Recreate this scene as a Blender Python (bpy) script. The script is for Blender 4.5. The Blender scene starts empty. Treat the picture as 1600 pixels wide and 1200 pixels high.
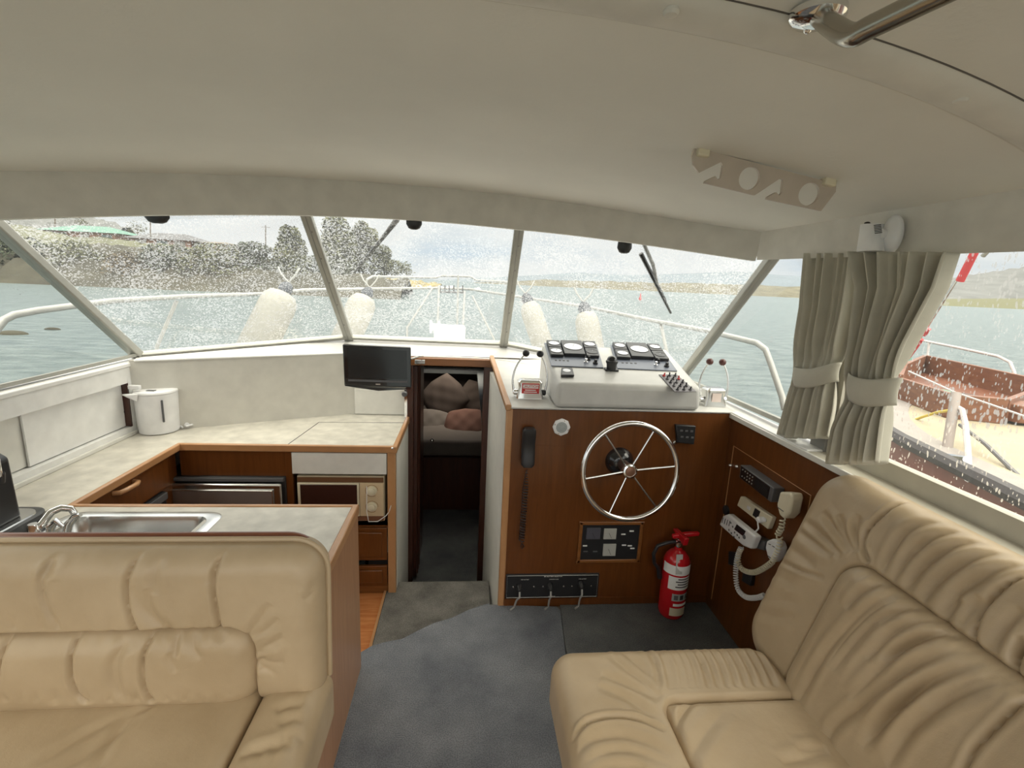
import bpy, bmesh, math, random
from mathutils import Vector, Matrix
V = Vector; PI = math.pi
random.seed(7)
SC = bpy.context.scene; COL = SC.collection

# ------------------------------------------------------------- camera
EYE = V((0, 0, 1.5)); FPX = 755.0
yaw, pit, rol = 0.0984299, 0.20686874, 0.04631549
cy, sy, cp, sp = math.cos(yaw), math.sin(yaw), math.cos(pit), math.sin(pit)
fwd = V((sy*cp, cy*cp, -sp)); rt = V((cy, -sy, 0)); upv = rt.cross(fwd)
c_, s_ = math.cos(rol), math.sin(rol)
RX = c_*rt + s_*upv; UX = -s_*rt + c_*upv
cam = bpy.data.cameras.new('camera'); camo = bpy.data.objects.new('camera', cam); COL.objects.link(camo)
cam.sensor_fit = 'HORIZONTAL'; cam.sensor_width = 36; cam.lens = 36*FPX/1600; cam.clip_start = 0.02; cam.clip_end = 5000
M = Matrix((RX, UX, -fwd)).transposed().to_4x4(); M.translation = EYE
camo.matrix_world = M; SC.camera = camo

# ------------------------------------------------------------- look, sky and sun
SC.view_settings.view_transform = 'Standard'; SC.view_settings.look = 'None'
SC.view_settings.gamma = 1; SC.view_settings.exposure = 0.15; SC.view_settings.use_curve_mapping = False
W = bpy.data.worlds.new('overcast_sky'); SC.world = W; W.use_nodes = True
def sky():
    nt = W.node_tree; N = nt.nodes; L = nt.links; N.clear()
    out = N.new('ShaderNodeOutputWorld'); bg = N.new('ShaderNodeBackground'); L.new(bg.outputs[0], out.inputs[0])
    tc = N.new('ShaderNodeTexCoord'); nz = N.new('ShaderNodeTexNoise'); mp = N.new('ShaderNodeMapping')
    mp.inputs['Scale'].default_value = (1, 1, 4.5); nz.inputs['Scale'].default_value = 2.6; nz.inputs['Detail'].default_value = 6
    L.new(tc.outputs['Generated'], mp.inputs[0]); L.new(mp.outputs[0], nz.inputs['Vector'])
    cr = N.new('ShaderNodeValToRGB'); L.new(nz.outputs[0], cr.inputs[0])
    e = cr.color_ramp.elements
    e[0].position = .30; e[0].color = (.52, .64, .76, 1); e[1].position = .50; e[1].color = (.86, .86, .85, 1)
    m = e.new(.40); m.color = (.72, .76, .79, 1)
    # overcast: the cloud is much brighter high overhead than near the horizon
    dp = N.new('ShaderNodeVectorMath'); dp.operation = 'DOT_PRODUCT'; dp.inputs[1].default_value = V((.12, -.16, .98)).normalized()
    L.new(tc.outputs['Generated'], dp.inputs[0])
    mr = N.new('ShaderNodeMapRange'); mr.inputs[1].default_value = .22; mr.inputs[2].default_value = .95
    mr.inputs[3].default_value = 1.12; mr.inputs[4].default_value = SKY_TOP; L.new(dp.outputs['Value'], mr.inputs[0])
    wm = N.new('ShaderNodeMapRange'); wm.inputs[1].default_value = .2; wm.inputs[2].default_value = .7; L.new(dp.outputs['Value'], wm.inputs[0])
    mxc = N.new('ShaderNodeMix'); mxc.data_type = 'RGBA'; mxc.inputs[7].default_value = (1, .93, .80, 1); L.new(wm.outputs[0], mxc.inputs[0]); L.new(cr.outputs[0], mxc.inputs[6])
    L.new(mxc.outputs[2], bg.inputs[0]); L.new(mr.outputs[0], bg.inputs[1])
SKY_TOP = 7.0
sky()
sl = bpy.data.lights.new('sun', 'SUN'); sl.energy = 0.5; sl.angle = math.radians(25); sl.color = (1, .97, .92)
so = bpy.data.objects.new('sun', sl); COL.objects.link(so)
so.rotation_euler = V((-.25, .35, -.9)).to_track_quat('-Z', 'Y').to_euler()

# ------------------------------------------------------------- helpers
def ray(px, py): return fwd + ((px-800)/FPX)*RX - ((py-600)/FPX)*UX
def U(px, py, ax, val):
    """point on the real plane ax = val seen at this place of the photograph"""
    d = ray(px, py); i = 'xyz'.index(ax); return EYE + d*((val-EYE[i])/d[i])
def UP(px, py, P0, n):
    d = ray(px, py); return EYE + d*((P0-EYE).dot(n)/d.dot(n))

class MB:
    def __init__(s): s.v = []; s.f = []
    def add(s, vs, fs):
        k = len(s.v); s.v += [V(p) for p in vs]; s.f += [tuple(i+k for i in q) for q in fs]; return s
    def obox(s, O, A, B, C):
        O, A, B, C = V(O), V(A), V(B), V(C)
        if A.cross(B).dot(C) < 0: A, B = B, A
        p = [O, O+A, O+A+B, O+B, O+C, O+A+C, O+A+B+C, O+B+C]
        return s.add(p, [(0,3,2,1), (4,5,6,7), (0,1,5,4), (1,2,6,5), (2,3,7,6), (3,0,4,7)])
    def box(s, x0, x1, y0, y1, z0, z1):
        return s.obox((min(x0,x1), min(y0,y1), min(z0,z1)), (abs(x1-x0),0,0), (0,abs(y1-y0),0), (0,0,abs(z1-z0)))
    def prism(s, poly, off):
        poly = [V(p) for p in poly]; off = V(off); n = len(poly)
        nn = V((0,0,0))
        for i in range(n): nn += (poly[i]-poly[0]).cross(poly[(i+1) % n]-poly[0])
        if nn.dot(off) > 0: poly = poly[::-1]
        return s.add(poly+[p+off for p in poly], [tuple(range(n)), tuple(range(2*n-1, n-1, -1))] + [(i, i+n, (i+1) % n+n, (i+1) % n) for i in range(n)])
    def tube(s, path, r, n=8, closed=False, cap=True):
        path = [V(p) for p in path]; m = len(path)
        rr = r if isinstance(r, (list, tuple)) else [r]*m
        T = []
        for i in range(m):
            a = path[(i-1) % m] if (closed or i > 0) else path[i]; b = path[(i+1) % m] if (closed or i < m-1) else path[i]
            T.append((b-a).normalized() if (b-a).length > 1e-9 else V((0,0,1)))
        u = T[0].orthogonal().normalized(); vs = []; 
        for i in range(m):
            u = (u - T[i]*u.dot(T[i])); u = u.normalized() if u.length > 1e-6 else T[i].orthogonal().normalized()
            w = T[i].cross(u)
            for k in range(n):
                a = 2*PI*k/n; vs.append(path[i]+(u*math.cos(a)+w*math.sin(a))*rr[i])
        fs = []
        for i in range(m if closed else m-1):
            j = (i+1) % m
            for k in range(n): fs.append((i*n+k, i*n+(k+1) % n, j*n+(k+1) % n, j*n+k))
        if cap and not closed: fs += [tuple(range(n-1, -1, -1)), tuple((m-1)*n+k for k in range(n))]
        return s.add(vs, fs)
    def lathe(s, O, ax, prof, n=24):
        O = V(O); ax = V(ax).normalized(); u = ax.orthogonal().normalized(); w = ax.cross(u); vs = []; m = len(prof)
        for (r, h) in prof:
            for k in range(n):
                a = 2*PI*k/n; vs.append(O+ax*h+(u*math.cos(a)+w*math.sin(a))*max(r, 1e-5))
        fs = [(i*n+k, i*n+(k+1) % n, (i+1)*n+(k+1) % n, (i+1)*n+k) for i in range(m-1) for k in range(n)]
        fs += [tuple(range(n-1, -1, -1)), tuple((m-1)*n+k for k in range(n))]
        return s.add(vs, fs)
    def grid(s, fn, nu, nv, closeu=False):
        vs = [fn(i/nu, j/nv) for j in range(nv+1) for i in range(nu+1)]
        return s.add(vs, [(j*(nu+1)+i, j*(nu+1)+i+1, (j+1)*(nu+1)+i+1, (j+1)*(nu+1)+i) for j in range(nv) for i in range(nu)])
    def ball(s, c, r, n=12, sc=(1,1,1)):
        c = V(c); vs = []; 
        for j in range(n+1):
            t = PI*j/n
            for k in range(2*n):
                a = PI*k/n; vs.append(c+V((math.sin(t)*math.cos(a)*r*sc[0], math.sin(t)*math.sin(a)*r*sc[1], math.cos(t)*r*sc[2])))
        fs = [(j*2*n+k, (j+1)*2*n+k, (j+1)*2*n+(k+1) % (2*n), j*2*n+(k+1) % (2*n)) for j in range(n) for k in range(2*n)]
        return s.add(vs, fs)

def mesh_of(name, mb):
    me = bpy.data.meshes.new(name); me.from_pydata([tuple(p) for p in mb.v], [], mb.f)
    bm = bmesh.new(); bm.from_mesh(me); bmesh.ops.remove_doubles(bm, verts=bm.verts, dist=1e-5)
    bm.to_mesh(me); bm.free(); me.validate(); return me
def finish(o, parent, smooth, bevel, seg=2):
    me = o.data
    if smooth:
        me.polygons.foreach_set('use_smooth', [True]*len(me.polygons)); me.set_sharp_from_angle(angle=math.radians(38))
    if parent is not None:
        o.parent = parent
        if parent.type == 'EMPTY': o.location = -parent.location
    if bevel:
        b = o.modifiers.new('bevel', 'BEVEL'); b.width = bevel; b.segments = seg; b.limit_method = 'ANGLE'; b.angle_limit = math.radians(35); b.harden_normals = False
def obj(name, mb, mat, parent=None, smooth=True, bevel=0, label=None, seg=2, kind=None):
    me = mesh_of(name, mb); me.materials.append(mat)
    o = bpy.data.objects.new(name, me); COL.objects.link(o); finish(o, parent, smooth, bevel, seg)
    if label: o['label'] = label
    if kind: o['kind'] = kind
    return o
def tag(o, label, cat, group=None, kind=None):
    o['label'] = label; o['category'] = cat
    if group: o['group'] = group
    if kind: o['kind'] = kind
    return o
def thing(name, label, cat, loc, group=None):
    o = bpy.data.objects.new(name, None); COL.objects.link(o); o.location = loc; o.empty_display_size = .05
    return tag(o, label, cat, group)
def struct(name, mb, mat, parent=None, **k):
    o = obj(name, mb, mat, parent, **k)
    if parent is None: o['kind'] = 'structure'
    return o
def sempty(name, loc=(0,0,0)):
    o = bpy.data.objects.new(name, None); COL.objects.link(o); o.location = loc; o['kind'] = 'structure'; return o
def text(s, size, O, A, B, mat, parent, name='lettering', lift=.0006, align='CENTER'):
    cu = bpy.data.curves.new(name, 'FONT'); cu.body = s; cu.size = size; cu.align_x = align; cu.align_y = 'CENTER'; cu.extrude = .0003
    t = bpy.data.objects.new(name, cu); COL.objects.link(t)
    me = bpy.data.meshes.new_from_object(t, depsgraph=bpy.context.evaluated_depsgraph_get())
    bpy.data.objects.remove(t)
    A = V(A).normalized(); B = V(B); B = (B-A*B.dot(A)).normalized(); n = A.cross(B)
    for v in me.vertices: v.co = V(O)+A*v.co.x+B*v.co.y+n*(v.co.z+lift)
    me.materials.clear(); me.materials.append(mat)
    o = bpy.data.objects.new(name, me); COL.objects.link(o); finish(o, parent, False, 0); return o

# ------------------------------------------------------------- materials
def newmat(name):
    m = bpy.data.materials.new(name); m.use_nodes = True; nt = m.node_tree
    return m, nt, nt.nodes, nt.links, nt.nodes['Principled BSDF']
def mat(name, col, rough=.5, metal=0, noise=None, bump=None, coat=0, spec=None, trans=0, sheen=0):
    """noise=(scale, amount, stretch) varies the colour; bump=(scale, strength, dist)"""
    m, nt, N, L, P = newmat(name)
    P.inputs['Base Color'].default_value = (*col, 1); P.inputs['Roughness'].default_value = rough; P.inputs['Metallic'].default_value = metal
    P.inputs['Coat Weight'].default_value = coat; P.inputs['Transmission Weight'].default_value = trans
    if sheen: P.inputs['Sheen Weight'].default_value = sheen
    if spec is not None: P.inputs['Specular IOR Level'].default_value = spec
    tc = N.new('ShaderNodeTexCoord')
    noise = noise or (14, .06, (1,1,1))
    nz = N.new('ShaderNodeTexNoise'); nz.inputs['Scale'].default_value = noise[0]; nz.inputs['Detail'].default_value = 5
    mp = N.new('ShaderNodeMapping'); mp.inputs['Scale'].default_value = noise[2]
    L.new(tc.outputs['Object'], mp.inputs[0]); L.new(mp.outputs[0], nz.inputs['Vector'])
    cr = N.new('ShaderNodeValToRGB'); a = noise[1]; e = cr.color_ramp.elements
    e[0].position = .3; e[1].position = .7
    e[0].color = (*[c*(1-a) for c in col], 1); e[1].color = (*[min(1, c*(1+a)) for c in col], 1)
    L.new(nz.outputs[0], cr.inputs[0]); L.new(cr.outputs[0], P.inputs['Base Color'])
    if bump:
        b = N.new('ShaderNodeTexNoise'); b.inputs['Scale'].default_value = bump[0]; b.inputs['Detail'].default_value = 4
        L.new(tc.outputs['Object'], b.inputs['Vector'])
        bn = N.new('ShaderNodeBump'); bn.inputs['Strength'].default_value = bump[1]; bn.inputs['Distance'].default_value = bump[2]
        L.new(b.outputs[0], bn.inputs['Height']); L.new(bn.outputs[0], P.inputs['Normal'])
    return m
def wood(name, c0, c1, rough=.32, stretch=(9, 9, .8), coat=.25):
    m, nt, N, L, P = newmat(name)
    tc = N.new('ShaderNodeTexCoord'); mp = N.new('ShaderNodeMapping'); mp.inputs['Scale'].default_value = stretch
    nz = N.new('ShaderNodeTexNoise'); nz.inputs['Scale'].default_value = 5; nz.inputs['Detail'].default_value = 9; nz.inputs['Roughness'].default_value = .62; nz.inputs['Distortion'].default_value = .5
    L.new(tc.outputs['Object'], mp.inputs[0]); L.new(mp.outputs[0], nz.inputs['Vector'])
    cr = N.new('ShaderNodeValToRGB'); e = cr.color_ramp.elements; e[0].position = .3; e[1].position = .72; e[0].color = (*c0, 1); e[1].color = (*c1, 1)
    L.new(nz.outputs[0], cr.inputs[0]); L.new(cr.outputs[0], P.inputs['Base Color'])
    P.inputs['Roughness'].default_value = rough; P.inputs['Coat Weight'].default_value = coat; P.inputs['Coat Roughness'].default_value = .25
    return m
def leather(name):
    m, nt, N, L, P = newmat(name)
    P.inputs['Roughness'].default_value = .42; P.inputs['Specular IOR Level'].default_value = .45
    tc = N.new('ShaderNodeTexCoord'); nz = N.new('ShaderNodeTexNoise'); nz.inputs['Scale'].default_value = 6; nz.inputs['Detail'].default_value = 4
    L.new(tc.outputs['Object'], nz.inputs['Vector'])
    cr = N.new('ShaderNodeValToRGB'); e = cr.color_ramp.elements; e[0].position = .3; e[1].position = .7
    e[0].color = (.40, .300, .185, 1); e[1].color = (.48, .37, .24, 1); L.new(nz.outputs[0], cr.inputs[0]); L.new(cr.outputs[0], P.inputs['Base Color'])
    v = N.new('ShaderNodeTexVoronoi'); v.inputs['Scale'].default_value = 420; L.new(tc.outputs['Object'], v.inputs['Vector'])
    b = N.new('ShaderNodeBump'); b.inputs['Strength'].default_value = .12; b.inputs['Distance'].default_value = .001; L.new(v.outputs[0], b.inputs['Height'])
    n2 = N.new('ShaderNodeTexNoise'); n2.inputs['Scale'].default_value = 16; n2.inputs['Detail'].default_value = 3; L.new(tc.outputs['Object'], n2.inputs['Vector'])
    b2 = N.new('ShaderNodeBump'); b2.inputs['Strength'].default_value = .35; b2.inputs['Distance'].default_value = .006; L.new(n2.outputs[0], b2.inputs['Height'])
    L.new(b.outputs[0], b2.inputs['Normal']); L.new(b2.outputs[0], P.inputs['Normal'])
    return m
def carpet(name, c0, c1, sc=3.5):
    m, nt, N, L, P = newmat(name); P.inputs['Roughness'].default_value = .95; P.inputs['Specular IOR Level'].default_value = .1
    tc = N.new('ShaderNodeTexCoord'); nz = N.new('ShaderNodeTexNoise'); nz.inputs['Scale'].default_value = sc; nz.inputs['Detail'].default_value = 6; nz.inputs['Roughness'].default_value = .6
    L.new(tc.outputs['Object'], nz.inputs['Vector'])
    n2 = N.new('ShaderNodeTexNoise'); n2.inputs['Scale'].default_value = 260; n2.inputs['Detail'].default_value = 3; L.new(tc.outputs['Object'], n2.inputs['Vector'])
    cr = N.new('ShaderNodeValToRGB'); e = cr.color_ramp.elements; e[0].position = .32; e[1].position = .66; e[0].color = (*c0, 1); e[1].color = (*c1, 1)
    L.new(nz.outputs[0], cr.inputs[0])
    mx = N.new('ShaderNodeMix'); mx.data_type = 'RGBA'; mx.blend_type = 'MULTIPLY'; mx.inputs[0].default_value = .75
    c2 = N.new('ShaderNodeValToRGB'); e = c2.color_ramp.elements; e[0].position = .35; e[1].position = .62; e[0].color = (.55, .55, .55, 1); e[1].color = (1.25, 1.25, 1.25, 1)
    L.new(n2.outputs[0], c2.inputs[0]); L.new(cr.outputs[0], mx.inputs[6]); L.new(c2.outputs[0], mx.inputs[7]); L.new(mx.outputs[2], P.inputs['Base Color'])
    b = N.new('ShaderNodeBump'); b.inputs['Strength'].default_value = .8; b.inputs['Distance'].default_value = .004; L.new(n2.outputs[0], b.inputs['Height']); L.new(b.outputs[0], P.inputs['Normal'])
    return m
def glass(name, wet=1.0, streak=(1, 1, 1), scale=70, film=.06):
    """a clear pane with rain drops standing on it and a thin wet film"""
    m = bpy.data.materials.new(name); m.use_nodes = True; nt = m.node_tree; N = nt.nodes; L = nt.links; N.clear()
    out = N.new('ShaderNodeOutputMaterial'); tr = N.new('ShaderNodeBsdfTransparent'); tr.inputs[0].default_value = (.80, .83, .82, 1)
    gl = N.new('ShaderNodeBsdfGlossy'); gl.inputs['Roughness'].default_value = .02
    lw_ = N.new('ShaderNodeLayerWeight'); lw_.inputs[0].default_value = .5
    pw = N.new('ShaderNodeMath'); pw.operation = 'POWER'; pw.inputs[1].default_value = 4; L.new(lw_.outputs['Facing'], pw.inputs[0])
    fr = N.new('ShaderNodeMath'); fr.operation = 'MULTIPLY_ADD'; fr.inputs[1].default_value = .5; fr.inputs[2].default_value = .03; L.new(pw.outputs[0], fr.inputs[0])
    mg = N.new('ShaderNodeMixShader'); L.new(fr.outputs[0], mg.inputs[0]); L.new(tr.outputs[0], mg.inputs[1]); L.new(gl.outputs[0], mg.inputs[2])
    td = N.new('ShaderNodeBsdfTranslucent'); td.inputs[0].default_value = (.40, .42, .42, 1)
    df = N.new('ShaderNodeBsdfGlass'); df.inputs['Roughness'].default_value = .15; df.inputs['IOR'].default_value = 1.33
    md = N.new('ShaderNodeMixShader'); md.inputs[0].default_value = .45; L.new(td.outputs[0], md.inputs[1]); L.new(df.outputs[0], md.inputs[2])
    tc = N.new('ShaderNodeTexCoord'); mp = N.new('ShaderNodeMapping'); mp.inputs['Scale'].default_value = streak; L.new(tc.outputs['Object'], mp.inputs[0])
    # warp a little so the drops are not round cells
    wn = N.new('ShaderNodeTexNoise'); wn.inputs['Scale'].default_value = 40; L.new(mp.outputs[0], wn.inputs['Vector'])
    wm = N.new('ShaderNodeVectorMath'); wm.operation = 'MULTIPLY_ADD'; wm.inputs[1].default_value = (.012, .012, .012); L.new(wn.outputs['Color'], wm.inputs[0]); L.new(mp.outputs[0], wm.inputs[2])
    vo = N.new('ShaderNodeTexVoronoi'); vo.inputs['Scale'].default_value = scale; L.new(wm.outputs[0], vo.inputs['Vector'])
    sx = N.new('ShaderNodeSeparateColor'); L.new(vo.outputs['Color'], sx.inputs[0])
    big = N.new('ShaderNodeTexNoise'); big.inputs['Scale'].default_value = 5; L.new(tc.outputs['Object'], big.inputs['Vector'])
    th = N.new('ShaderNodeMath'); th.operation = 'MULTIPLY'; L.new(sx.outputs[0], th.inputs[0]); L.new(big.outputs[0], th.inputs[1])
    t2 = N.new('ShaderNodeMath'); t2.operation = 'MULTIPLY'; t2.inputs[1].default_value = .85*wet; L.new(th.outputs[0], t2.inputs[0])
    lt = N.new('ShaderNodeMath'); lt.operation = 'SUBTRACT'; L.new(t2.outputs[0], lt.inputs[0]); L.new(vo.outputs['Distance'], lt.inputs[1])
    mr = N.new('ShaderNodeMapRange'); mr.inputs[1].default_value = -.02; mr.inputs[2].default_value = .08; mr.inputs[3].default_value = film; mr.inputs[4].default_value = .62; L.new(lt.outputs[0], mr.inputs[0])
    mx = N.new('ShaderNodeMixShader'); L.new(mr.outputs[0], mx.inputs[0]); L.new(mg.outputs[0], mx.inputs[1]); L.new(md.outputs[0], mx.inputs[2])
    L.new(mx.outputs[0], out.inputs[0]); return m

WOOD = wood('honey_teak_panel', (.10, .030, .0045), (.155, .050, .010))
WOODH = wood('honey_teak_board_lengthwise', (.17, .060, .014), (.25, .10, .028), stretch=(.8, 9, 9))
WOODL = wood('pale_teak_trim', (.40, .20, .085), (.52, .28, .13), stretch=(1, 1, 1), rough=.28)
WOODD = wood('dark_mahogany', (.035, .010, .006), (.07, .02, .010))
WOODE = wood('end_panel_veneer', (.34, .17, .085), (.45, .24, .125), rough=.35)
PARQ = wood('cherry_sole_boards', (.42, .14, .045), (.62, .27, .10), stretch=(1.2, 12, 12), rough=.25)
WHITE = mat('white_gelcoat', (.80, .80, .78), .28)
WHITE2 = mat('soft_white_moulding', (.58, .575, .55), .35)
WHITEP = mat('warm_white_laminate', (.72, .71, .66), .35)
PANEL = mat('grey_white_wall_lining', (.58, .565, .51), .4)
CEIL = mat('headlining_vinyl', (.74, .72, .66), .62, bump=(90, .15, .004), noise=(2.2, .05, (1,1,1)))
VAL = mat('padded_vinyl_pelmet', (.66, .635, .575), .6, bump=(160, .12, .003))
LAM = mat('mottled_laminate_worktop', (.55, .525, .46), .3, noise=(16, .16, (1,1,1)))
LEA = leather('cream_leather')
SEAM = mat('seam_shadow_thread', (.33, .25, .18), .7)
CARP = carpet('blue_grey_carpet', (.125, .135, .155), (.225, .237, .258))
CARPD = carpet('stained_grey_carpet', (.13, .125, .115), (.23, .22, .20), 9)
CARPB = carpet('dark_grey_carpet', (.10, .105, .11), (.17, .175, .175), 5)
ALU = mat('anodised_window_frame', (.36, .355, .32), .4, .3)
ALUD = mat('dark_grey_window_frame', (.26, .255, .24), .5, .2)
RUB = mat('black_rubber', (.015, .015, .016), .6)
BLK = mat('black_plastic', (.02, .02, .022), .38)
BLKG = mat('gloss_black_plastic', (.012, .012, .014), .12, coat=.5)
SCRN = mat('dark_screen', (.018, .020, .022), .15)
GREY = mat('dark_grey_plastic', (.10, .10, .105), .45)
PANBL = mat('blue_grey_instrument_panel', (.16, .18, .23), .35)
CHR = mat('chrome', (.82, .82, .82), .10, 1)
STEEL = mat('brushed_steel', (.62, .62, .61), .24, 1)
WPL = mat('white_plastic', (.80, .80, .80), .3)
CRM = mat('cream_plastic', (.70, .64, .48), .4)
RED = mat('red_enamel', (.50, .010, .016), .22, coat=.4)
REDL = mat('red_label', (.55, .03, .03), .4)
DIAL = mat('silver_white_dial', (.80, .81, .88), .35)
CURT = mat('grey_green_curtain', (.53, .505, .42), .9, bump=(400, .3, .001), sheen=.2)
PAPER = mat('white_label', (.82, .82, .80), .5)
BROWN = mat('brown_knob', (.10, .035, .03), .3)
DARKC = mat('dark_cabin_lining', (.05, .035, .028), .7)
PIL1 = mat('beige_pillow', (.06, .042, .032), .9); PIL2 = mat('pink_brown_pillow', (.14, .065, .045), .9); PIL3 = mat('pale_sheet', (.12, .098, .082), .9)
GL_F = glass('rainy_windscreen_glass', 1.85, scale=170, film=.11)
GL_R = glass('streaked_side_glass', 1.15, (1, 1, .4), 170, .05)
GL_C = glass('nearly_dry_glass', .35, scale=60, film=.03)

# ============================================================= THE SETTING
XC = -.205; XR = 1.21; XL = -1.64; YC = 2.02; ZT = .675; ZS = -.15
def zc(x): return 1.9-.074*(x+.2)**2
def yv(x): return 2.33-(.17*(x-.1)**2+.08*(x-.1)**4 if x > .1 else .21*(x-.1)**2)
YSEAM = .80
def ysm(x): return .79+.185*max(0, x-.3)**2
# ceiling: main panel, padded beam, aft panel
ceil = MB().grid(lambda u, v: V((XL+(XR-XL)*u, ysm(XL+(XR-XL)*u)+(yv(XL+(XR-XL)*u)-ysm(XL+(XR-XL)*u))*v, zc(XL+(XR-XL)*u))), 40, 20)
def beam(u, v):
    x = XL-.1+(XR-XL+.2)*u; h = math.sin(PI*v)*.014 + (.004 if 0 < v < 1 else 0)
    y0 = ysm(x); return V((x, y0-.084*v, zc(x)-h))
cm = struct('ceiling', ceil, CEIL)
struct('trim_1', MB().grid(beam, 50, 12), VAL)
struct('ceiling_aft', MB().grid(lambda u, v: V((XL-.1+(XR-XL+.2)*u, ysm(XL-.1+(XR-XL+.2)*u)-.084-1.6*v, zc(XL-.1+(XR-XL+.2)*u)+.012*(1 if v > 0 else 0)+.02*v)), 40, 8), CEIL)
# seam cords either side of the beam
struct('trim_2', MB().tube([V((x, ysm(x), zc(x)-.001)) for x in [XL+(XR-XL)*i/60 for i in range(61)]], .0035, 6), VAL)
struct('trim_3', MB().tube([V((x, ysm(x)-.086, zc(x)+.002)) for x in [XL+(XR-XL)*i/60 for i in range(61)]], .0028, 6), mat('dark_piping', (.12, .11, .10), .8))
# roof shell above, so no daylight leaks in
struct('roof', MB().grid(lambda u, v: V((XL-.2+(XR-XL+.4)*u, -.9+(yv(XL-.2+(XR-XL+.4)*u)+.20+.9)*v, zc(XL-.2+(XR-XL+.4)*u)+.06)), 30, 6), WHITE)
# front pelmet
def lowz(x): return zc(x)-.135-.01*math.cos(x)
def pel(u, v):
    x = XL+(XR-XL)*u; y = yv(x); zt = zc(x)+.01; zb = zc(x)-(.145 if x < .2 else .145-.028*(x-.2))
    if v <= .6: t = v/.6; return V((x, y+.012*t*t, zt+(zb-zt)*t))
    t = (v-.6)/.4; return V((x, y+.012+.07*t, zb-.004*math.sin(PI*t)+.01*t))
struct('wall_front', MB().grid(pel, 60, 10), VAL)
# side pelmets
def zr(y): return 1.640-.022*(2.0-y)/1.0
def spel(X, s):
    def f(u, v):
        y = -.8+(2.02+.8)*u; zt = zc(X)+.015; zb = zr(y)
        if v <= .7: t = v/.7; return V((X+s*.01*t*t, y, zt+(zb-zt)*t))
        t = (v-.7)/.3; return V((X+s*(.01+.08*t), y, zb+.03*t))
    return f
struct('wall_right', MB().grid(spel(XR, 1), 24, 10), VAL)
struct('wall_left', MB().grid(lambda u, v: spel(XL, -1)(u*.955, v), 24, 10), VAL)
# outer side strips above the side windows (close the gap to the roof)
struct('trim_4', MB().box(XR+.07, XR+.10, -.9, 2.02, 1.69, 1.84), WHITE)
struct('trim_5', MB().box(XL-.11, XL-.08, -.9, 1.92, 1.69, 1.80), WHITE)

# windscreen and side windows -------------------------------------------------
B1 = U(217, 556, 'y', 2.63); B2 = U(545, 528, 'y', 3.05); B3 = U(787, 538, 'y', 3.05); B4 = U(1063, 592, 'x', 1.28)
T1 = U(-32, 326, 'y', 2.03); T2 = U(475, 326, 'y', 2.48); T3 = U(812, 352, 'y', 2.53); T4 = U(1207, 403, 'y', 2.15)
def ext(b, t, k=.10): return t+(t-b)*k
T1e, T2e, T3e, T4e = ext(B1, T1), ext(B2, T2, .06), ext(B3, T3, .06), ext(B4, T4)
def window(name, q, glassm, w, t, framem, drop=0):
    """q: four corners b0 b1 t1 t0; a thin real pane in a frame of bars"""
    w0 = sempty(name, (q[0]+q[1])/2)
    n = (q[1]-q[0]).cross(q[3]-q[0]).normalized()
    if n.y < 0 and abs(n.y) > abs(n.x): n = -n
    pane = MB().add([q[0], q[1], q[2], q[3]], [(0, 1, 2, 3)])
    obj('pane', pane, glassm, w0, smooth=False)
    fb = MB(); inn = -n
    c = sum(q, V())/4
    for i in range(4):
        a, b = q[i], q[(i+1) % 4]; d = (b-a).normalized(); s = (c-(a+b)/2); s = (s-d*s.dot(d)).normalized()
        if w[i] > 0: fb.obox(a-n*t/2, b-a, s*w[i], n*t)
    obj('window_frame', fb, framem, w0, smooth=False, bevel=.002)
    return w0, n
w1, n1 = window('window_1', [B1, B2, T2e, T1e], GL_F, (.02, .012, .02, .012), .03, ALU)
w2, n2 = window('window_2', [B2, B3, T3e, T2e], GL_F, (.018, .012, .02, .012), .03, ALU)
w3, n3 = window('window_3', [B3, B4, T4e, T3e], GL_F, (.02, .012, .02, .012), .03, ALU)
# mullions and corner pillars of the windscreen
def bar(a, b, side, w, n, t, mb=None):
    mb = mb or MB(); side = V(side); d = (b-a); side = (side-d.normalized()*side.dot(d.normalized())).normalized()
    nn = d.normalized().cross(side).normalized()
    return mb.obox(a-side*w/2-nn*t/2, d, side*w, nn*t)
def mullion(name, a, b, w, t, screws=5):
    m = struct(name, bar(a+(a-b)*.02, b, (1, .0, 0), w, None, t), ALU, bevel=.006)
    d = (b-a); dn = d.normalized(); s = V((1,0,0)); s = (s-dn*s.dot(dn)).normalized(); nn = dn.cross(s)
    if nn.y > 0: nn = -nn
    g = MB(); g.obox(a-s*.0015+nn*(t/2), d, s*.003, nn*.0012)
    if screws: obj('groove', g, ALUD, m, smooth=False)
    for k in range(screws):
        p = a+d*(.14+.17*k)+s*.006+nn*(t/2+.0008)
        obj('screw', MB().lathe(p, nn, [(.0045, 0), (.0045, .001), (.003, .002)], 10), ALUD, m)
mullion('trim_6', B2, T2e, .052, .035); mullion('trim_7', B3, T3e, .05, .035)
mullion('trim_8', B1, T1e, .05, .04, 0); mullion('trim_9', B4, T4e, .05, .04, 0)
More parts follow.
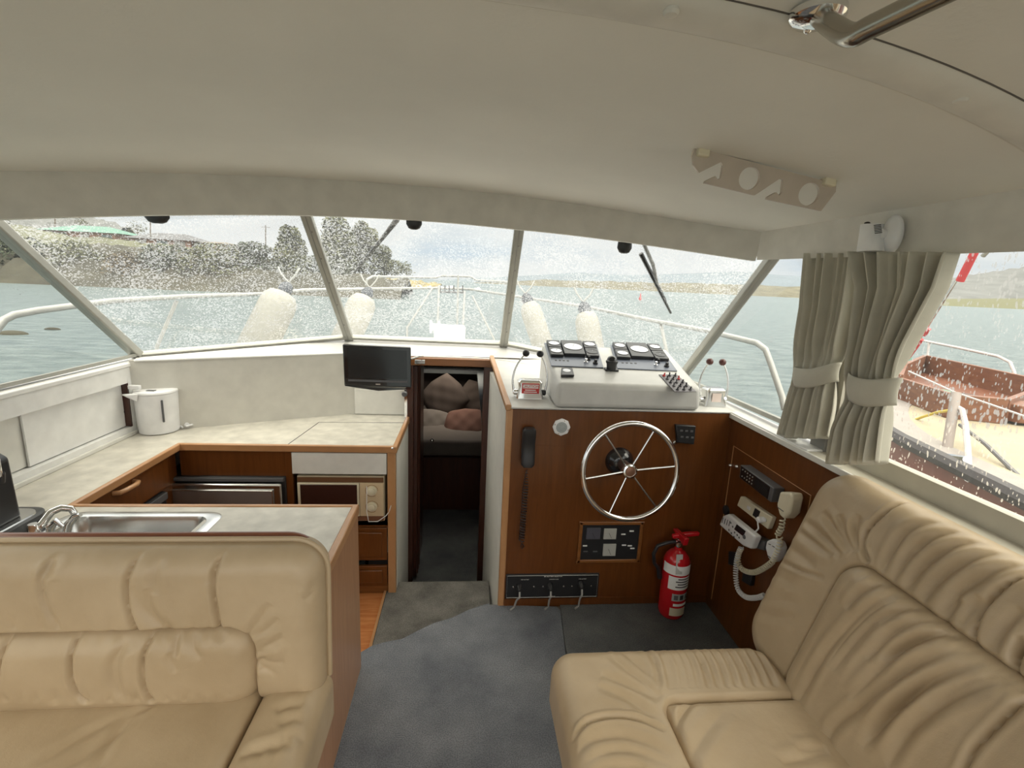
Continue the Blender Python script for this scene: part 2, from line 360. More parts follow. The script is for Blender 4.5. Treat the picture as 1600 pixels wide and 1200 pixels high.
# side windows
SLf = V((XL-.06, 2.60, 1.03))
YP = 1.545
Rb0, Rb1 = V((1.285, 2.70, .985)), V((1.285, YP+.03, .985))
wR1, _ = window('window_4', [B4, V((1.285, YP+.03, .99)), V((1.275, YP+.03, 1.72)), T4e], GL_C, (.02, .0, .02, .01), .03, ALU)
wR2, _ = window('window_5', [V((1.285, YP-.03, .965)), V((1.285, -.75, .945)), V((1.275, -.75, 1.72)), V((1.275, YP-.03, 1.72))], GL_R, (.062, .03, .02, .03), .03, mat('grey_brown_window_frame', (.52, .49, .41), .45, .1))
struct('trim_10', MB().obox((1.262, YP-.035, .93), (0, .075, 0), (.05, 0, 0), (-.0, 0, .80)), ALUD, bevel=.004)
wL, _ = window('window_6', [B1, V((XL-.06, -.75, 1.02)), V((XL-.04, -.75, 1.72)), T1e], GL_C, (.016, .03, .02, .012), .03, ALU)
# sill band between the lining and the windscreen foot
A1 = V((XL+.02, 2.50, 1.045)); A2 = V((-.72, 2.90, 1.05)); A3 = V((.145, 2.90, 1.045)); 
def quad(mb, *p): return mb.add(list(p), [tuple(range(len(p)))])
D3 = V((1.20, 2.52, .975)); 
sill = MB()
def slab(mb, a, b, c, d, t=.012): return mb.prism([a, b, c, d], (0, 0, -t))
e0 = V((0, 0, -.008))
slab(sill, A1, A2, B2+V((0,.02,0))+e0, B1+V((-.03,.03,0))+e0); slab(sill, A2, A3, B3+V((0,.02,0))+e0, B2+V((0,.02,0))+e0)
HL = V((.165, 2.90, 1.035))
slab(sill, A3, D3, B4+V((.03,.02,0))+e0, B3+V((0,.02,0))+e0)
struct('trim_11', sill, WHITE2, bevel=.002)
# lining of the galley's forward wall
def wl(name, a, b, z0, z1, t, m, **k):
    d = V((b[0]-a[0], b[1]-a[1], 0)); n = V((d.y, -d.x, 0)).normalized()
    return struct(name, MB().obox(V((a[0], a[1], z0)), d, -n*t, V((0, 0, z1-z0))), m, **k)
wl('wall_galley', (XL, 2.49), (-.70, 2.90), ZS-.1, 1.043, .02, PANEL); wl('wall_galley_inboard', (-.70, 2.90), (-.338, 2.90), ZS-.1, 1.043, .02, PANEL)
struct('trim_12', MB().obox((-.66, 2.893, .68), (.31, 0, 0), (0, .006, 0), (0, 0, .155)), WHITEP, bevel=.004)
# white cap strip along top of the lining
cap = MB(); cap.tube([A1+V((0,-.004,-.004)), A2+V((0,-.004,-.004)), A3+V((0,-.004,-.004))], .006, 8)
struct('trim_13', cap, WHITE)
# left side wall under the window, with a recess for the sliding locker door
lw = MB()
zb, zt_ = ZT, 1.02
p_ = U(202, 611, 'x', XL); q_ = U(211, 670, 'x', XL); r_ = U(0, 680, 'x', XL)
RY = 2.468; RZ1 = .935; RZ0 = .715
print('recess', p_, q_, r_, U(87, 725, 'x', XL), U(28, 757, 'x', XL), U(240, 560, 'x', XL), U(0, 626, 'x', XL), U(0,605,'x',XL-.06))
lw.box(XL-.08, XL, -.8, 2.50, RZ1, 1.01); lw.box(XL-.08, XL, RY, 2.50, ZS, RZ1); lw.box(XL-.08, XL, -.8, RY, ZS, RZ0)
wls = struct('wall_left_lining', lw, WHITE, bevel=.003)
obj('recess_back', MB().box(XL-.06, XL-.05, .6, RY, RZ0, RZ1), WHITE, wls, smooth=False)
struct('trim_14', MB().obox(V((XL-.09, -.8, 1.01)), (0, 3.42, 0), (.095, 0, 0), (0, 0, .022)), WHITE, bevel=.005)
struct('trim_15', MB().box(XL, XL+.012, 1.2, 2.49, ZT, ZT+.018), WHITEP, bevel=.003)
ld = thing('locker_door', 'white sliding locker door recessed in the wall beside the worktop', 'door', (XL-.035, 1.6, RZ0))
obj('panel', MB().box(XL-.034, XL-.026, RY-.55, RY-.012, RZ0+.004, RZ1), WHITE, ld, bevel=.001)
obj('wood_edge', MB().box(XL-.034, XL-.001, RY-.010, RY-.001, RZ0+.002, RZ1), WOODD, ld)
fh = U(196, 643, 'x', XL-.026)
obj('finger_hole', MB().lathe(fh, (1, 0, 0), [(.011, -.004), (.011, .0012), (.009, .0014)], 20), RUB, ld)
ld2 = thing('locker_door', 'white aft sliding locker door behind the black coffee machine', 'door', (XL-.05, 1.2, RZ0))
obj('panel', MB().box(XL-.048, XL-.038, .6, RY-.53, RZ0+.004, RZ1), WHITEP, ld2, bevel=.001)

# right side: wood lining, ledge
struct('wall_right_lining', MB().box(XR, XR+.06, -.8, YC+.03, -.05, .956), WOOD)
struct('trim_16', MB().box(XR-.008, 1.30, YP-.03, 2.75, .958, .972), WHITE, bevel=.004)
FRM = mat('warm_grey_window_frame', (.52, .49, .41), .45, .1)
struct('trim_24', MB().box(XR-.008, 1.30, -.8, YP-.03, .950, .966), FRM, bevel=.004)
struct('trim_17', MB().box(XR-.014, XR-.004, 1.2, YC, .944, .966), WHITEP, bevel=.003)
hp = MB()
a, b = U(1147, 697, 'x', XR), U(1268, 772, 'x', XR)
hp.tube([V((XR-.001, a.y, .05)), V((XR-.001, a.y, a.z)), V((XR-.001, b.y, a.z-.005)), V((XR-.001, b.y, .05))], .0022, 6)
struct('trim_18', hp, WOODL)

# floors ----------------------------------------------------------------------
FD = U(563, 1037, 'z', 0)
struct('floor', MB().box(-1.70, 1.30, -.9, 1.15, -.06, -.012).box(-.38, 1.30, 1.15, 1.70, -.06, -.012).box(.15, 1.30, 1.70, YC+.02, -.06, -.012), mat('bare_floor_ply', (.12, .10, .08), .8))
struct('floor_galley', MB().box(XL-.05, -.385, 1.15, 2.5, ZS-.03, ZS), PARQ)
# landing carpet, one step down
land = MB(); land.prism([V((-.392, 1.62, ZS+.012)), V((.16, 1.62, ZS+.012)), V((.16, 2.42, ZS+.012)), V((-.335, 2.42, ZS+.012)), V((-.340, 2.365, ZS+.012)), V((-.392, 2.36, ZS+.012))], (0, 0, -.04))
struct('floor_landing', land, CARPD, bevel=.006)
struct('trim_19', MB().box(-.402, -.390, 1.62, 2.37, ZS-.01, ZS+.014), WOODL)
struct('floor_cabin', MB().box(-.45, .25, 2.42, 4.9, -.47, -.45), CARPB)
struct('trim_20', MB().box(-.36, .17, 2.40, 2.42, -.46, ZS-.02), WOODD)
# cockpit carpet with its wavy forward edge
cv = [(563, 1037), (567, 1020), (585, 1010), (607, 1004), (630, 1000), (655, 987), (680, 975), (710, 966), (735, 954), (752, 948), (766, 944)]
pts = [U(x, y, 'z', .0) for x, y in cv]
carp = MB()
poly = [V((-.385, -.5, 0)), V((-.385, 1.25, 0))]+pts+[V((.46, 2.005, 0)), V((.475, 1.98, 0)), V((.40, 1.24, 0)), V((.395, -.5, 0))]
carp.prism(poly, (0, 0, -.012))
struct('floor_carpet', carp, CARP, smooth=False, bevel=.004)
struct('trim_21', MB().tube([p+V((-.004, .002, -.008)) for p in pts], .010, 8), CARP)
struct('trim_22', MB().prism([p+V((0, 0, -.014)) for p in pts]+[p+V((0.02, -.03, -.014)) for p in pts[::-1]], (0, 0, -.14)), CARPB)
struct('trim_23', MB().box(-.395, -.380, .7, 1.60, -.004, .006), CARPB, bevel=.003)
struct('floor_helm', MB().prism([V((.48, 2.02, -.004)), V((1.22, 2.02, -.004)), V((1.22, .9, -.004)), V((.405, .9, -.004)), V((.405, 1.24, -.004))], (0, 0, -.008)), CARPB)

struct('wall_aft_light_block', MB().box(XL-.1, -.25, -.93, -.90, -.1, 1.0).box(.45, 1.32, -.93, -.90, -.1, 1.0).box(-.31, -.25, -.93, -.89, 1.0, 1.9).box(.45, .51, -.93, -.89, 1.0, 1.86), WHITE)  # unseen aft wall, added to block low light from astern
# companionway -------------------------------------------------------------
struct('wall_passage_left', MB().box(-.352, -.338, 2.376, 2.86, -.47, ZT-.01), WHITEP)
struct('wall_passage_right', MB().obox((.180, YC+.02, -.47), (-.035, .83, 0), (.022, 0, 0), (0, 0, 1.44)), WHITEP)
dr = sempty('door_1', (-.1, 2.88, -.45))
fr = MB().box(-.352, -.31, 2.86, 2.92, -.45, 1.0).box(.11, .165, 2.86, 2.92, -.45, 1.0)
obj('jamb', fr, WOODD, dr, bevel=.003)
hd = MB().obox(V((-.345, 2.855, .995)), (.50, 0, 0), (0, .05, 0), (0, 0, .045)); obj('header', hd, WOODH, dr, bevel=.004)
obj('door_leaf', MB().box(-.312, -.288, 2.90, 3.34, -.43, .985), WOODD, dr, bevel=.003)
# slatted door folded back behind the jamb
for k in range(3): obj('moulding', MB().tube([V((-.286, 2.93+.05*k, -.42)), V((-.286, 2.93+.05*k, .98))], .006, 6), WOODD, dr)
kn = U(675, 688, 'y', 3.28); obj('door_knob', MB().ball(kn, .012, 8), CHR, dr)
# forward cabin shell
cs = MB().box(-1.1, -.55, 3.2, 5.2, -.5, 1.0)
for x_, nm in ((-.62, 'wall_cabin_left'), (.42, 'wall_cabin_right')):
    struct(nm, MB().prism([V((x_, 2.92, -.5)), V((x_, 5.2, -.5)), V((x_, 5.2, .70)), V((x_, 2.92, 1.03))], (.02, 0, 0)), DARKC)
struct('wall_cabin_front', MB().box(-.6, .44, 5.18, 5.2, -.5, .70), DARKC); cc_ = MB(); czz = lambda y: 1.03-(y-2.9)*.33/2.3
for xa, xb_, ya, yb_ in ((-.64, .46, 2.90, 4.25), (-.64, .46, 4.80, 5.2), (-.64, -.40, 4.25, 4.80), (.10, .46, 4.25, 4.80)):  # ceiling opening added to let daylight fall on the bunk
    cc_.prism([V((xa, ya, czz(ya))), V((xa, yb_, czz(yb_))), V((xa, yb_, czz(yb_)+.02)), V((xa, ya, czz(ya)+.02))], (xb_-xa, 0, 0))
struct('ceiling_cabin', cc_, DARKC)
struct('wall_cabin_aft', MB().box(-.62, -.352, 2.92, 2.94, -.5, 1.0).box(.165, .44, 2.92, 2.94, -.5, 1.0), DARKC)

# ============================================================= BED IN THE FORWARD CABIN
bd = thing('bed', 'bunk with pale sheet seen through the dark companionway', 'bed', (-.1, 4.4, -.45))
BZ = U(710, 688, 'y', 3.95).z; print('BZ', BZ)
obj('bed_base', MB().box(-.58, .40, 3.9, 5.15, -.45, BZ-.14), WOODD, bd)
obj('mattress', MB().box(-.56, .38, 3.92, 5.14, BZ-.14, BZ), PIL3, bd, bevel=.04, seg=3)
def pillow(name, label, c, A, B, w, h, t, m, seed):
    A = V(A).normalized(); B = V(B); B = (B-A*B.dot(A)).normalized(); n = A.cross(B); c = V(c); g = MB()
    for s in (1, -1):
        def f(u, v, s=s):
            x = 2*u-1; y = 2*v-1; e = max(0, (1-x**4)*(1-y**4))**.5
            pin = 1-.10*(abs(x*y))
            wr = .006*math.sin(9*x+seed)*math.sin(7*y+2*seed)
            return c+A*x*w/2*pin*(1-.06*y*y)+B*y*h/2*pin*(1-.06*x*x)+n*s*(t/2*e+wr*e)
        g.grid(f, 20, 20) if s > 0 else g.grid(lambda u, v: f(1-u, v), 20, 20)
    return tag(obj(name, g, m), label, 'pillow')
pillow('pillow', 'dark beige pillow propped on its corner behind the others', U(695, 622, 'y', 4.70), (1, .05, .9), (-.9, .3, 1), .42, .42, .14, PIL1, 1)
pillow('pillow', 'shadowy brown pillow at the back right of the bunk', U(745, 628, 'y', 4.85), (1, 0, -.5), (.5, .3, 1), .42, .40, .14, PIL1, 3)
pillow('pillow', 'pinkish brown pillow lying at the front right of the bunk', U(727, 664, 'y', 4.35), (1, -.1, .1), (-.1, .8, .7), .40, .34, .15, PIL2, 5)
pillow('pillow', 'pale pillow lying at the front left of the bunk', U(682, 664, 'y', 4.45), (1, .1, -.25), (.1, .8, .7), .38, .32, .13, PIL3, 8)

# ============================================================= GALLEY
GX = -1.36; GY = 2.335; PX = -.378
# worktop
g = MB()
g.box(XL, GX, 1.20, GY, ZT-.03, ZT)           # left run
sx0, sx1, sy0, sy1 = -1.27, -.86, 1.31, 1.60
sk0 = U(296, 803, 'z', ZT); print('sink right far', sk0, U(120, 800, 'z', ZT), U(255, 836, 'z', ZT), U(85, 835, 'z', ZT), U(240, 808, 'z', ZT), U(283, 693, 'z', ZT), U(452,692,'z',ZT), U(492,652,'z',ZT))
g.box(GX, PX-.02, 1.60, 1.672, ZT-.03, ZT); g.box(GX, PX-.02, 1.20, 1.31, ZT-.03, ZT); g.box(sx1, PX-.02, 1.31, 1.60, ZT-.03, ZT); g.box(GX, sx0, 1.31, 1.60, ZT-.03, ZT)
LX = U(452, 692, 'z', ZT).x
g.prism([V((XL, 2.49, ZT)), V((XL, GY, ZT)), V((LX-.001, GY, ZT)), V((LX+.035, 2.72, ZT)), V((-.345, 2.74, ZT)), V((-.345, 2.90, ZT)), V((-.70, 2.90, ZT))], (0, 0, -.03))
wt = tag(obj('worktop', g, LAM, smooth=False), 'mottled cream laminate worktop running round the galley in a U', 'worktop')
lid = MB().prism([V((LX+.004, GY, ZT+.001)), V((LX+.040, 2.716, ZT+.001)), V((-.350, 2.736, ZT+.001)), V((-.350, GY, ZT+.001))], (0, 0, -.02))
ll = tag(obj('hob_lid', lid, LAM, bevel=.0015), 'lift-up laminate lid in the worktop above the microwave', 'lid')
ga = MB(); ga.tube([V((LX+.002, GY, ZT+.0006)), V((LX+.038, 2.718, ZT+.0006)), V((-.345, 2.738, ZT+.0006))], .0018, 6)
obj('joint', ga, GREY, wt)
def edge(mb, pts, w=.018, h=.036, up=.004):
    for a, b in zip(pts[:-1], pts[1:]):
        a, b = V(a), V(b); d = (b-a).normalized(); s = V((d.y, -d.x, 0)).normalized()
        mb.obox(a-d*.0-V((0, 0, h-up)), b-a, s*w, V((0, 0, h)))
    return mb
e1 = edge(MB(), [(XL+.27, 1.672, ZT), (GX, 1.672, ZT)][1:]+[(PX, 1.672, ZT)][:0]+[(GX, 1.672, ZT)][:0], .0)
# trims: left run inner edge, forward run front edge, peninsula far edge, peninsula right edge, galley right edge
eb = MB().box(GX-.002, GX+.018, 1.672, GY, ZT-.030, ZT+.004); obj('wood_edge', eb, WOODL, wt, bevel=.005)
obj('wood_edge', MB().box(GX, -.342, GY-.018, GY+.002, ZT-.032, ZT+.004), WOODL, wt, bevel=.005)
obj('wood_edge', MB().box(GX, PX, 1.668, 1.688, ZT-.032, ZT+.004), WOODL, wt, bevel=.005)
obj('wood_edge', MB().box(PX-.022, PX+.002, 1.215, 1.688, ZT-.034, ZT+.004), WOODL, wt, bevel=.005)
obj('wood_edge', MB().box(-.352, -.330, GY-.018, 2.86, ZT-.034, ZT+.004), WOODL, wt, bevel=.005)
# cabinets
pc = thing('peninsula_cabinet', 'wooden peninsula cabinet under the sink, tall plain end panel facing the aisle', 'cabinet', (-1, 1.45, ZS))
obj('end_panel', MB().box(PX-.03, PX, 1.205, 1.670, ZS, ZT-.03), WOODE, pc, bevel=.002)
obj('back_panel', MB().box(XL+.28, PX-.03, 1.65, 1.668, ZS, ZT-.03), WOOD, pc)
lc = thing('side_cabinet', 'wooden cabinet along the left side with a top drawer front', 'cabinet', (-1.5, 2.0, ZS))
obj('body', MB().box(XL+.01, GX-.02, 1.67, GY, ZS, ZT-.03), WOOD, lc)
dh0, dh1 = U(178, 771, 'x', GX), U(210, 752, 'x', GX)
f = obj('drawer_front', MB().box(GX-.02, GX-.004, 1.69, 2.25, .50, ZT-.034), WOOD, lc, bevel=.002)
hpth = [V((GX-.004, dh0.y, dh0.z)), V((GX+.018, dh0.y+.006, dh0.z)), V((GX+.028, dh0.y+.03, dh0.z+.002)), V((GX+.028, dh1.y-.03, dh1.z)), V((GX+.018, dh1.y-.006, dh1.z)), V((GX-.004, dh1.y, dh1.z))]
obj('handle', MB().tube(hpth, .010, 10), WOODL, f, label='pale wooden bow handle')
# dark fridge in the left run
lf = thing('oven', 'black framed appliance with grey door below the wooden drawer on the left', 'appliance', (GX, 2.0, .1))
obj('body', MB().box(GX-.016, GX+.004, 1.70, 2.20, .05, .492), BLK, lf, bevel=.004)
obj('door', MB().box(GX+.004, GX+.016, 1.73, 2.16, .07, .445), STEEL, lf, bevel=.004)
obj('top_strip', MB().box(GX+.003, GX+.012, 1.70, 2.20, .455, .488), GREY, lf, bevel=.003)
# forward run
fc = thing('front_cabinet', 'wooden cabinet of the forward galley run holding fridge and microwave', 'cabinet', (-.85, 2.4, ZS))
apz = U(360, 744, 'y', GY+.02).z
obj('fascia', MB().box(GX, LX, GY, GY+.018, apz, ZT-.032), WOOD, fc, bevel=.001)
stx = U(619, 800, 'y', GY).x
obj('stile', MB().box(-.378, -.338, GY-.012, GY+.02, ZS, ZT-.03), WOODL, fc, bevel=.003)
obj('stile', MB().box(LX-.012, LX+.020, GY-.006, GY+.02, ZS, ZT-.032), WOOD, fc, bevel=.002)
obj('side_panel', MB().box(-.372, -.353, GY+.02, 2.86, ZS, ZT-.03), WOOD, fc)
obj('divider', MB().box(LX+.0, LX+.012, GY+.02, 2.8, ZS, ZT-.032), WOOD, fc)
fl = obj('flap', MB().box(LX+.022, -.381, GY-.014, GY+.004, U(530, 741, 'y', GY-.014).z, ZT-.036), WHITEP, fc, bevel=.002, label='plain off-white flap above the microwave')
mz0 = U(600, 815, 'y', GY).z
obj('shelf', MB().box(LX+.02, -.378, GY, 2.80, mz0-.02, mz0), WOOD, fc)
sz = [U(600, y, 'y', GY).z for y in (822, 874, 882, 919)]
obj('rail', MB().box(LX+.02, -.378, GY, GY+.018, sz[0]-.004, mz0-.0), WOOD, fc)
for z0, z1 in ((sz[1]+.003, sz[0]-.006), (sz[3]+.02, sz[2]-.001)):
    d = obj('door', MB().box(LX+.03, -.382, GY-.012, GY+.004, z0, z1), WOOD, fc, bevel=.002)
    obj('raised_panel', MB().box(LX+.055, -.407, GY-.018, GY-.010, z0+.022, z1-.022), WOOD, d, bevel=.006)
obj('plinth', MB().box(LX, -.378, GY+.004, GY+.02, ZS, sz[3]+.02), WOODH, fc)
obj('lid_catch', MB().ball((-.352, GY-.016, ZT-.006), .007, 8), CHR, fc)
# fridge
fx0, fx1 = U(256, 770, 'y', GY).x+.01, LX-.016
fz1 = U(350, 748, 'y', GY-.03).z
fg = thing('fridge', 'small fridge with steel framed door and black surround under the worktop', 'fridge', ((fx0+fx1)/2, GY, ZS))
obj('body', MB().box(fx0-.012, fx1+.004, GY-.014, 2.58, ZS+.02, fz1+.004), BLK, fg, bevel=.003)
d = obj('door', MB().box(fx0, fx1-.008, GY-.045, GY-.015, ZS+.05, fz1-.022), STEEL, fg, bevel=.008)
obj('door_panel', MB().box(fx0+.035, fx1-.05, GY-.050, GY-.044, ZS+.08, fz1-.055), mat('pinkish_grey_panel', (.30, .26, .25), .3, .4), d, bevel=.002)
obj('door_moulding', MB().tube([V((fx0+.032, GY-.049, ZS+.08)), V((fx0+.032, GY-.049, fz1-.052)), V((fx1-.047, GY-.049, fz1-.052)), V((fx1-.047, GY-.049, ZS+.08))], .005, 8), STEEL, d)
obj('top_strip', MB().box(fx0, fx1, GY-.03, GY-.012, fz1-.016, fz1+.002), GREY, fg, bevel=.003)
# microwave
m0, m1 = U(462, 741, 'y', GY-.01), U(600, 741, 'y', GY-.01); mx0, mx1 = m0.x, m1.x; mzt = m0.z-.012; mzb = mz0+.002
mw = thing('microwave', 'old cream microwave with brown glass door and two round dials', 'microwave', ((mx0+mx1)/2, GY, mzb))
obj('body', MB().box(mx0, mx1, GY+.0, 2.66, mzb, mzt), mat('cream_microwave_shell', (.52, .44, .30), .45), mw, bevel=.006)
obj('brown_strip', MB().box(mx0+.004, mx1-.004, GY-.004, GY+.001, mzt-.032, mzt-.006), mat('brown_band', (.16, .08, .04), .3), mw)
obj('brown_strip', MB().box(mx0+.004, mx1-.004, GY-.004, GY+.001, mzb+.006, mzb+.030), mat('brown_band_low', (.20, .09, .05), .3), mw)
sp_ = mx0+(mx1-mx0)*.71
obj('door', MB().box(mx0+.004, sp_, GY-.010, GY+.002, mzb+.032, mzt-.034), CRM, mw, bevel=.003)
obj('door_glass', MB().box(mx0+.018, sp_-.010, GY-.0125, GY-.008, mzb+.044, mzt-.042), mat('brown_smoked_glass', (.045, .018, .014), .12), mw, bevel=.004)
obj('control_panel', MB().box(sp_+.002, mx1-.004, GY-.008, GY+.001, mzb+.032, mzt-.034), mat('yellowed_panel', (.60, .47, .30), .45), mw, bevel=.002)
cx_ = (sp_+mx1)/2
for k, zz in enumerate((mzt-.075, mzb+.085)):
    kb = obj('dial', MB().lathe((cx_, GY-.008, zz), (0, -1, 0), [(.026, 0), (.026, .003), (.018, .004), (.017, .016), (.015, .017)], 24), CRM, mw)
    obj('dial_ring', MB().tube([V((cx_+.031*math.cos(a*PI/16), GY-.0085, zz+.031*math.sin(a*PI/16))) for a in range(28)], .0012, 5), mat('ochre_print', (.30, .18, .08), .6), kb)
obj('power_cord', MB().tube([U(573, 760, 'y', GY-.02), U(573, 800, 'y', GY-.02), U(576, 815, 'y', GY-.02), U(590, 815, 'y', GY-.02), U(603, 806, 'y', GY-.015), U(608, 800, 'y', GY-.01), U(611, 790, 'y', GY-.016)], .0022, 6), WPL, mw)
# sink and tap
sk = thing('sink', 'stainless steel sink set in the peninsula worktop', 'sink', (-1.05, 1.45, ZT))
def rr(x0, x1, y0, y1, r, z, n=8):
    P = []
    for cx, cy_, a0 in ((x1-r, y1-r, 0), (x0+r, y1-r, 90), (x0+r, y0+r, 180), (x1-r, y0+r, 270)):
        for k in range(n+1):
            a = math.radians(a0+90*k/n); P.append(V((cx+r*math.cos(a), cy_+r*math.sin(a), z)))
    return P
def loft(rings, cap=True):
    g = MB(); n = len(rings[0]); vs = [p for r in rings for p in r]
    fs = [(i*n+k, i*n+(k+1) % n, (i+1)*n+(k+1) % n, (i+1)*n+k) for i in range(len(rings)-1) for k in range(n)]
    if cap: fs.append(tuple((len(rings)-1)*n+k for k in range(n)))
    return g.add(vs, fs)
so_ = (-1.305, -.815, 1.285, 1.625)
def ins(d, r, z): return rr(so_[0]+d, so_[1]-d, so_[2]+d, so_[3]-d, r, z)
obj('bowl', loft([ins(-.004, .05, ZT+.001), ins(0, .05, ZT+.004), ins(.02, .045, ZT+.005), ins(.03, .045, ZT+.003), ins(.036, .05, ZT-.012), ins(.05, .055, ZT-.13), ins(.075, .05, ZT-.15)]), STEEL, sk)
obj('plug_hole', MB().lathe((-1.05, 1.46, ZT-.151), (0, 0, 1), [(.025, 0), (.03, .002), (.022, .003), (.02, .001)], 20), CHR, sk)
tp = U(92, 832, 'z', ZT+.004)
tapx, tapy = -1.27, 1.50
tap = thing('tap', 'chrome tap with two levers at the left end of the sink', 'tap', (tapx, tapy, ZT))
obj('base', MB().lathe((tapx, tapy-.06, ZT+.003), (0, 0, 1), [(.024, 0), (.024, .01), (.016, .018), (.014, .05), (.012, .055)], 20), CHR, tap)
obj('spout', MB().tube([V((tapx, tapy-.06, ZT+.03)), V((tapx+.02, tapy-.02, ZT+.075)), V((tapx+.035, tapy+.0, ZT+.080)), V((tapx+.055, tapy+.01, ZT+.072)), V((tapx+.062, tapy+.012, ZT+.055))], [.013, .012, .011, .010, .009], 12), CHR, tap)
obj('lever', MB().tube([U(78, 832, 'z', ZT+.02), U(80, 822, 'z', ZT+.05), U(88, 814, 'z', ZT+.07), U(98, 822, 'z', ZT+.05)], [.010, .012, .010, .006], 10), CHR, tap)
obj('lever', MB().tube([U(104, 834, 'z', ZT+.015), U(108, 818, 'z', ZT+.045), U(118, 806, 'z', ZT+.07), U(126, 804, 'z', ZT+.075)], [.010, .012, .010, .007], 10), CHR, tap)

# kettle
kc = U(250, 676, 'z', ZT); kc = U(250, 673, 'z', ZT)
S = V((kc.x, kc.y, ZT+.001)); print('kettle', S)
kt = thing('electric_kettle', 'white plastic jug kettle standing on the worktop corner', 'kettle', S)
kh = (U(247, 608, 'y', S.y).z-ZT)
def ring(r, h, ex=1.0, n=32, off=0): return [S+V((r*ex*math.cos(2*PI*k/n)+off, r*math.sin(2*PI*k/n), h)) for k in range(n)]
obj('body', loft([ring(.0, 0), ring(.078, 0), ring(.086, .004), ring(.087, .02), ring(.090, kh*.5), ring(.093, kh*.9), ring(.0935, kh*.93), ring(.090, kh*.935)]), WPL, kt)
obj('lid', loft([ring(.094, kh*.935), ring(.095, kh*.95), ring(.092, kh*.985), ring(.07, kh), ring(.02, kh*1.003)]), WPL, kt)
obj('vent', MB().box(S.x-.012, S.x+.025, S.y-.055, S.y-.035, ZT+kh*.985, ZT+kh+.004), GREY, kt)
spt = MB(); 
spt.prism([S+V((-.060, -.075, kh*.80)), S+V((-.105, -.085, kh*.93)), S+V((-.105, -.085, kh*.955)), S+V((-.055, -.070, kh*.97))], V((.03, -.022, 0)))
obj('spout', spt, WPL, kt, bevel=.006, seg=3)
hd_ = [(.070, .05, .90), (.092, .06, .91), (.100, .065, .80), (.098, .065, .5), (.090, .065, .30), (.060, .05, .20)]
obj('handle', MB().tube([S+V((a, b, kh*c)) for a, b, c in hd_], [.014, .013, .012, .012, .012, .014], 12), WPL, kt)
wx = U(273, 645, 'y', S.y-.085)
obj('water_gauge', MB().box(S.x+.060, S.x+.068, S.y-.071, S.y-.062, ZT+kh*.30, ZT+kh*.82), GREY, kt, bevel=.003)
pl = U(290, 656, 'y', S.y+.05)
tag(obj('kettle_plug', MB().tube([V((S.x+.10, S.y+.02, ZT+.012)), V((pl.x-.03, pl.y, ZT+.014)), V((pl.x-.01, pl.y+.02, ZT+.018)), V((pl.x+.01, pl.y-.01, ZT+.02))], [.004, .005, .014, .012], 8).tube([V((pl.x+.01, pl.y-.02, ZT+.016)), V((pl.x+.03, pl.y, ZT+.02)), V((pl.x+.02, pl.y+.03, ZT+.006)), V((pl.x-.02, pl.y+.04, ZT+.006))], .0045, 8), WPL), 'white plug and crumpled cord lying right of the kettle', 'plug')
tag(obj('towel_hook', MB().box(XL+.002, XL+.055, 2.455, 2.475, .905, .925), WPL, bevel=.003), 'small white towel hook bar on the wall behind the kettle', 'hook')

# coffee machine
cm_ = thing('coffee_machine', 'black capsule coffee machine with chrome lever cut by the left edge', 'coffee machine', (-1.36, 1.35, ZT))
q0 = U(35, 815, 'z', ZT); q1 = U(75, 795, 'z', ZT); print('coffee', q0, q1, U(0, 700, 'y', 1.45), U(0, 832, 'z', ZT), U(25,800,'y',1.45))
bx0 = V((-1.380, 1.5, .93)); bx1 = V((-1.374, 1.5, .7))
obj('base', loft([rr(-1.62, -1.335, 1.37, 1.60, .05, ZT), rr(-1.62, -1.335, 1.36, 1.60, .06, ZT+.034), rr(-1.61, -1.345, 1.37, 1.59, .05, ZT+.037)]), BLK, cm_)
xb = -1.335
obj('drip_grid', loft([rr(xb-.13, xb-.012, 1.39, 1.575, .045, ZT+.037), rr(xb-.13, xb-.014, 1.39, 1.575, .045, ZT+.041)]), STEEL, cm_)
bz = bx0.z
body = MB().prism([V((-1.63, 1.38, ZT+.035)), V((bx1.x, 1.38, ZT+.035)), V((bx0.x, 1.38, bz-.02)), V((bx0.x-.03, 1.38, bz)), V((-1.63, 1.38, bz+.01))], (0, .15, 0))
obj('body', body, BLK, cm_, bevel=.012, seg=4)
obj('spout', MB().lathe((bx0.x+.0, 1.475, ZT+.17), (0, 0, 1), [(.018, 0), (.02, .01), (.022, .03)], 16), BLK, cm_)
obj('lever', MB().tube([V((bx0.x+.01, 1.47, bz-.06)), V((bx0.x+.012, 1.47, bz-.01)), V((bx0.x-.01, 1.47, bz+.025)), V((bx0.x-.05, 1.47, bz+.04))], [.012, .011, .011, .013], 10), CHR, cm_)

# television
tvn = V((.10, -1, .03)).normalized()
tl, tr_, br_, bl_ = U(535, 538, 'y', 2.62), U(642, 543, 'y', 2.66), U(642, 608, 'y', 2.66), U(538, 603, 'y', 2.62)
tv = thing('television', 'small black flat television hung on the wall left of the companionway', 'television', (tl+br_)/2)
A = (tr_-tl); B = (bl_-tl); n = A.cross(B).normalized()
if n.y > 0: n = -n
obj('housing', MB().obox(tl-n*.035, A, B, n*.035), BLKG, tv, bevel=.006)
obj('screen', MB().obox(tl+A*.065+B*.085+n*.0004, A*.87, B*.71, n*.0015), SCRN, tv)
obj('speaker_bar', MB().obox(tl+A*.06+B*.83+n*.0005, A*.88, B*.05, n*.001), GREY, tv)
ch = MB(); ch.prism([bl_+n*.001, bl_+A*.5+B*.10+n*.001, br_+n*.001], -n*.03); obj('lower_lip', ch, BLKG, tv, bevel=.002)
